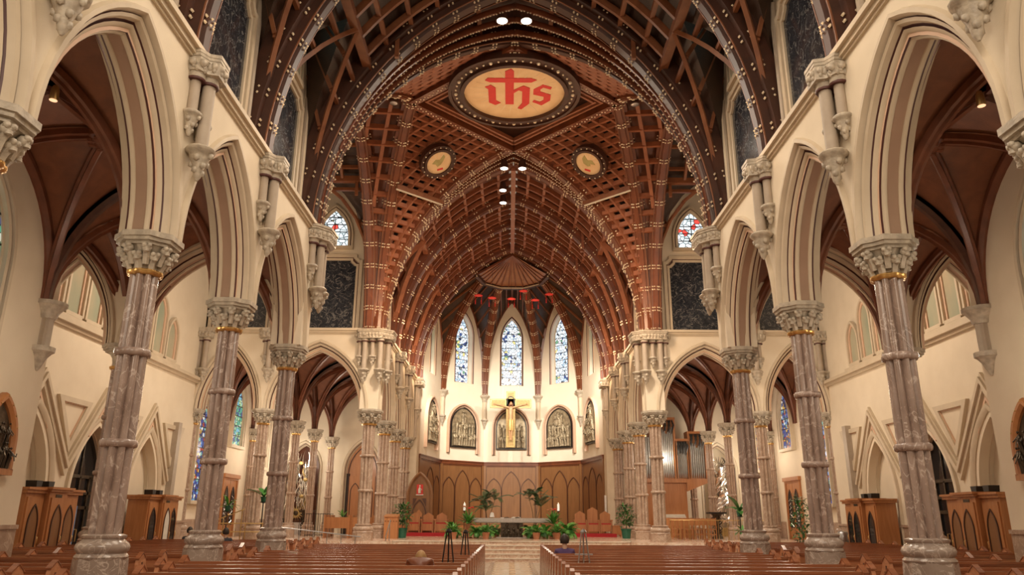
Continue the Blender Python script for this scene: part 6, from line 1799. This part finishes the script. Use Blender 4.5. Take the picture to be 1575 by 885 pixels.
for k in range(9):
    a = pi * (.1 + .1 * k); MB().tube([(.15 * cos(a), .1, 3.75 + .12 * sin(a)), (.55 * cos(a), .12, 3.75 + .55 * sin(a))], [.03, .008], 5).build('halo_ray', 'darkbronze', t)
t = thing('bronze_lectern', 'dark bronze openwork lectern before the right chapel', 'lectern', (9.95, 38.2, PZ))
MB().lathe([(.3, 0), (.28, .06), (.14, .2), (.11, .7), (.2, 1.05), (.3, 1.15)], 12).build('pedestal', 'darkbronze', t)
MB().box(-.42, .42, -.3, .3, 1.15, 1.22).build('desk_top', 'iron', t, smooth=0)
for k in range(18):
    a = k * 2.4; z = .1 + .95 * k / 18
    MB().tube([(.12 * cos(a), .12 * sin(a), z), (.24 * cos(a + .5), .24 * sin(a + .5), z + .1), (.14 * cos(a + .9), .14 * sin(a + .9), z + .22)], [.03, .03, .012], 5).build('openwork_strand', 'darkbronze', t)

# ------------------------------------------------------------------ organ, choir chairs
t = thing('pipe_organ', 'oak organ case with grey pipe towers and dark carved screens in the right chancel aisle', 'organ', (8.75, 41.9, PZ))
MB().box(-1.9, 0.6, -.3, .8, 0, 2.75).build('oak_base', 'oak', t, smooth=0)
mb = MB(); mb.prism([(0.6, 2.3), (1.75, 2.75), (1.75, 2.95), (-1.9, 2.95), (-1.9, 2.75), (0.6, 2.75)], fr((0, 0, 0), (1, 0, 0), (0, 0, 1), (0, -1, 0)), -.6, .45); mb.build('jetty', 'oak', t, smooth=0)
for x0, x1, z1 in ((-1.8, -0.85, 5.9), (-.75, .1, 6.1), (.15, .80, 4.95), (.85, 1.75, 5.35)):
    MB().box(x0, x1, -.1, .5, 2.95, z1).build('case_back', 'oak', t, smooth=0)
    for x in (x0, x1): MB().box(x - .05, x + .05, -.32, .5, 2.95, z1 + .02).build('case_post', 'oak', t, smooth=0)
    MB().box(x0 - .06, x1 + .06, -.36, .5, z1, z1 + .12).build('case_cornice', 'oak', t, smooth=0)
    n = 7; wd = (x1 - x0 - .12) / n
    for k in range(n):
        x = x0 + .06 + wd * (k + .5); zt = z1 - .75 + .35 * abs(k - 3) / 3
        if z1 < 5: zt = z1 - .1
        MB().lathe([(wd * .12, 3.0), (wd * .44, 3.3), (wd * .44, zt)], 10, (x, -.2, 0)).build('organ_pipe', 'pipe', t)
    for k in range(7):
        a = x0 + .1 + (x1 - x0 - .2) * k / 6
        MB().tube([(a, -.3, z1 - .05), (a + .08 * (-1) ** k, -.33, z1 - .3), (a - .05, -.31, z1 - .62 - .15 * abs(k - 3) / 3)], [.05, .055, .02], 5).build('carved_screen', 'black', t)
t = thing('organ_console', 'low oak organ console with rows of keys in front of the organ', 'console', (8.2, 39.9, PZ))
MB().box(-.75, .75, -.3, .4, 0, .95).build('console_body', 'oak', t, smooth=0)
MB().box(-.8, .8, .1, .45, .95, 1.3).build('console_top', 'oak', t, smooth=0)
for k in range(3): MB().box(-.6, .6, -.25 + .12 * k, -.14 + .12 * k, .95 + .06 * k, 1.0 + .06 * k).build('keyboard', 'paper', t, smooth=0)
proto = None
for r in range(2):
    for k in range(5):
        x = 7.05 + .54 * k + .1 * r; y = 36.6 + 1.3 * r
        lab = f'plain oak choir chair before the organ, {["front", "back"][r]} row, {ORD[k]} from the chancel columns'
        if proto is None:
            proto = thing('choir_chair', lab, 'chair', (x, y, PZ), 0, 'choir chairs before the organ')
            MB().box(-.22, .22, -.2, .22, .42, .46).build('seat', 'oak', proto, smooth=0)
            MB().box(-.22, .22, -.235, -.205, .62, .92).build('backrest', 'oak', proto, smooth=0)
            for a in (-.2, .2):
                MB().box(a - .02, a + .02, -.24, -.2, 0, .95).build('leg', 'oak', proto, smooth=0); MB().box(a - .02, a + .02, .18, .22, 0, .42).build('leg', 'oak', proto, smooth=0)
            MB().box(-.2, .2, -.23, -.21, .2, .24).build('stretcher', 'oak', proto, smooth=0)
        else: dup(proto, (x, y, PZ), 0, lab)
for k in range(5):
    t = thing('iron_rail', f'thin iron rail panel in front of the choir chairs, {ORD[k]} from the chancel columns', 'railing', (7.35 + .85 * k, 34.6, PZ))
    for x in (-.4, -.2, 0, .2, .4): MB().tube([(x, 0, 0), (x, 0, .85)], .011, 5).build('bar', 'brass', t)
    MB().tube([(-.42, 0, .85), (.42, 0, .85)], .016, 5).build('top_bar', 'brass', t)
# loudspeakers hidden in the vault and small fittings
for s in (-1, 1):
    t = thing('ceiling_speaker', f'small round grey loudspeaker in the coffered panel on the {SIDE[s]}', 'speaker', (s * 4.55, 25.2, 16.6))
    MB().lathe([(.16, 0), (.18, .02), (.18, .6)], 16).build('speaker_ring', 'roofdark', t); MB().lathe([(.05, -.01), (.14, .0), (.15, .02)], 16).build('speaker_cone', 'steel', t)
bpy.context.view_layer.update()
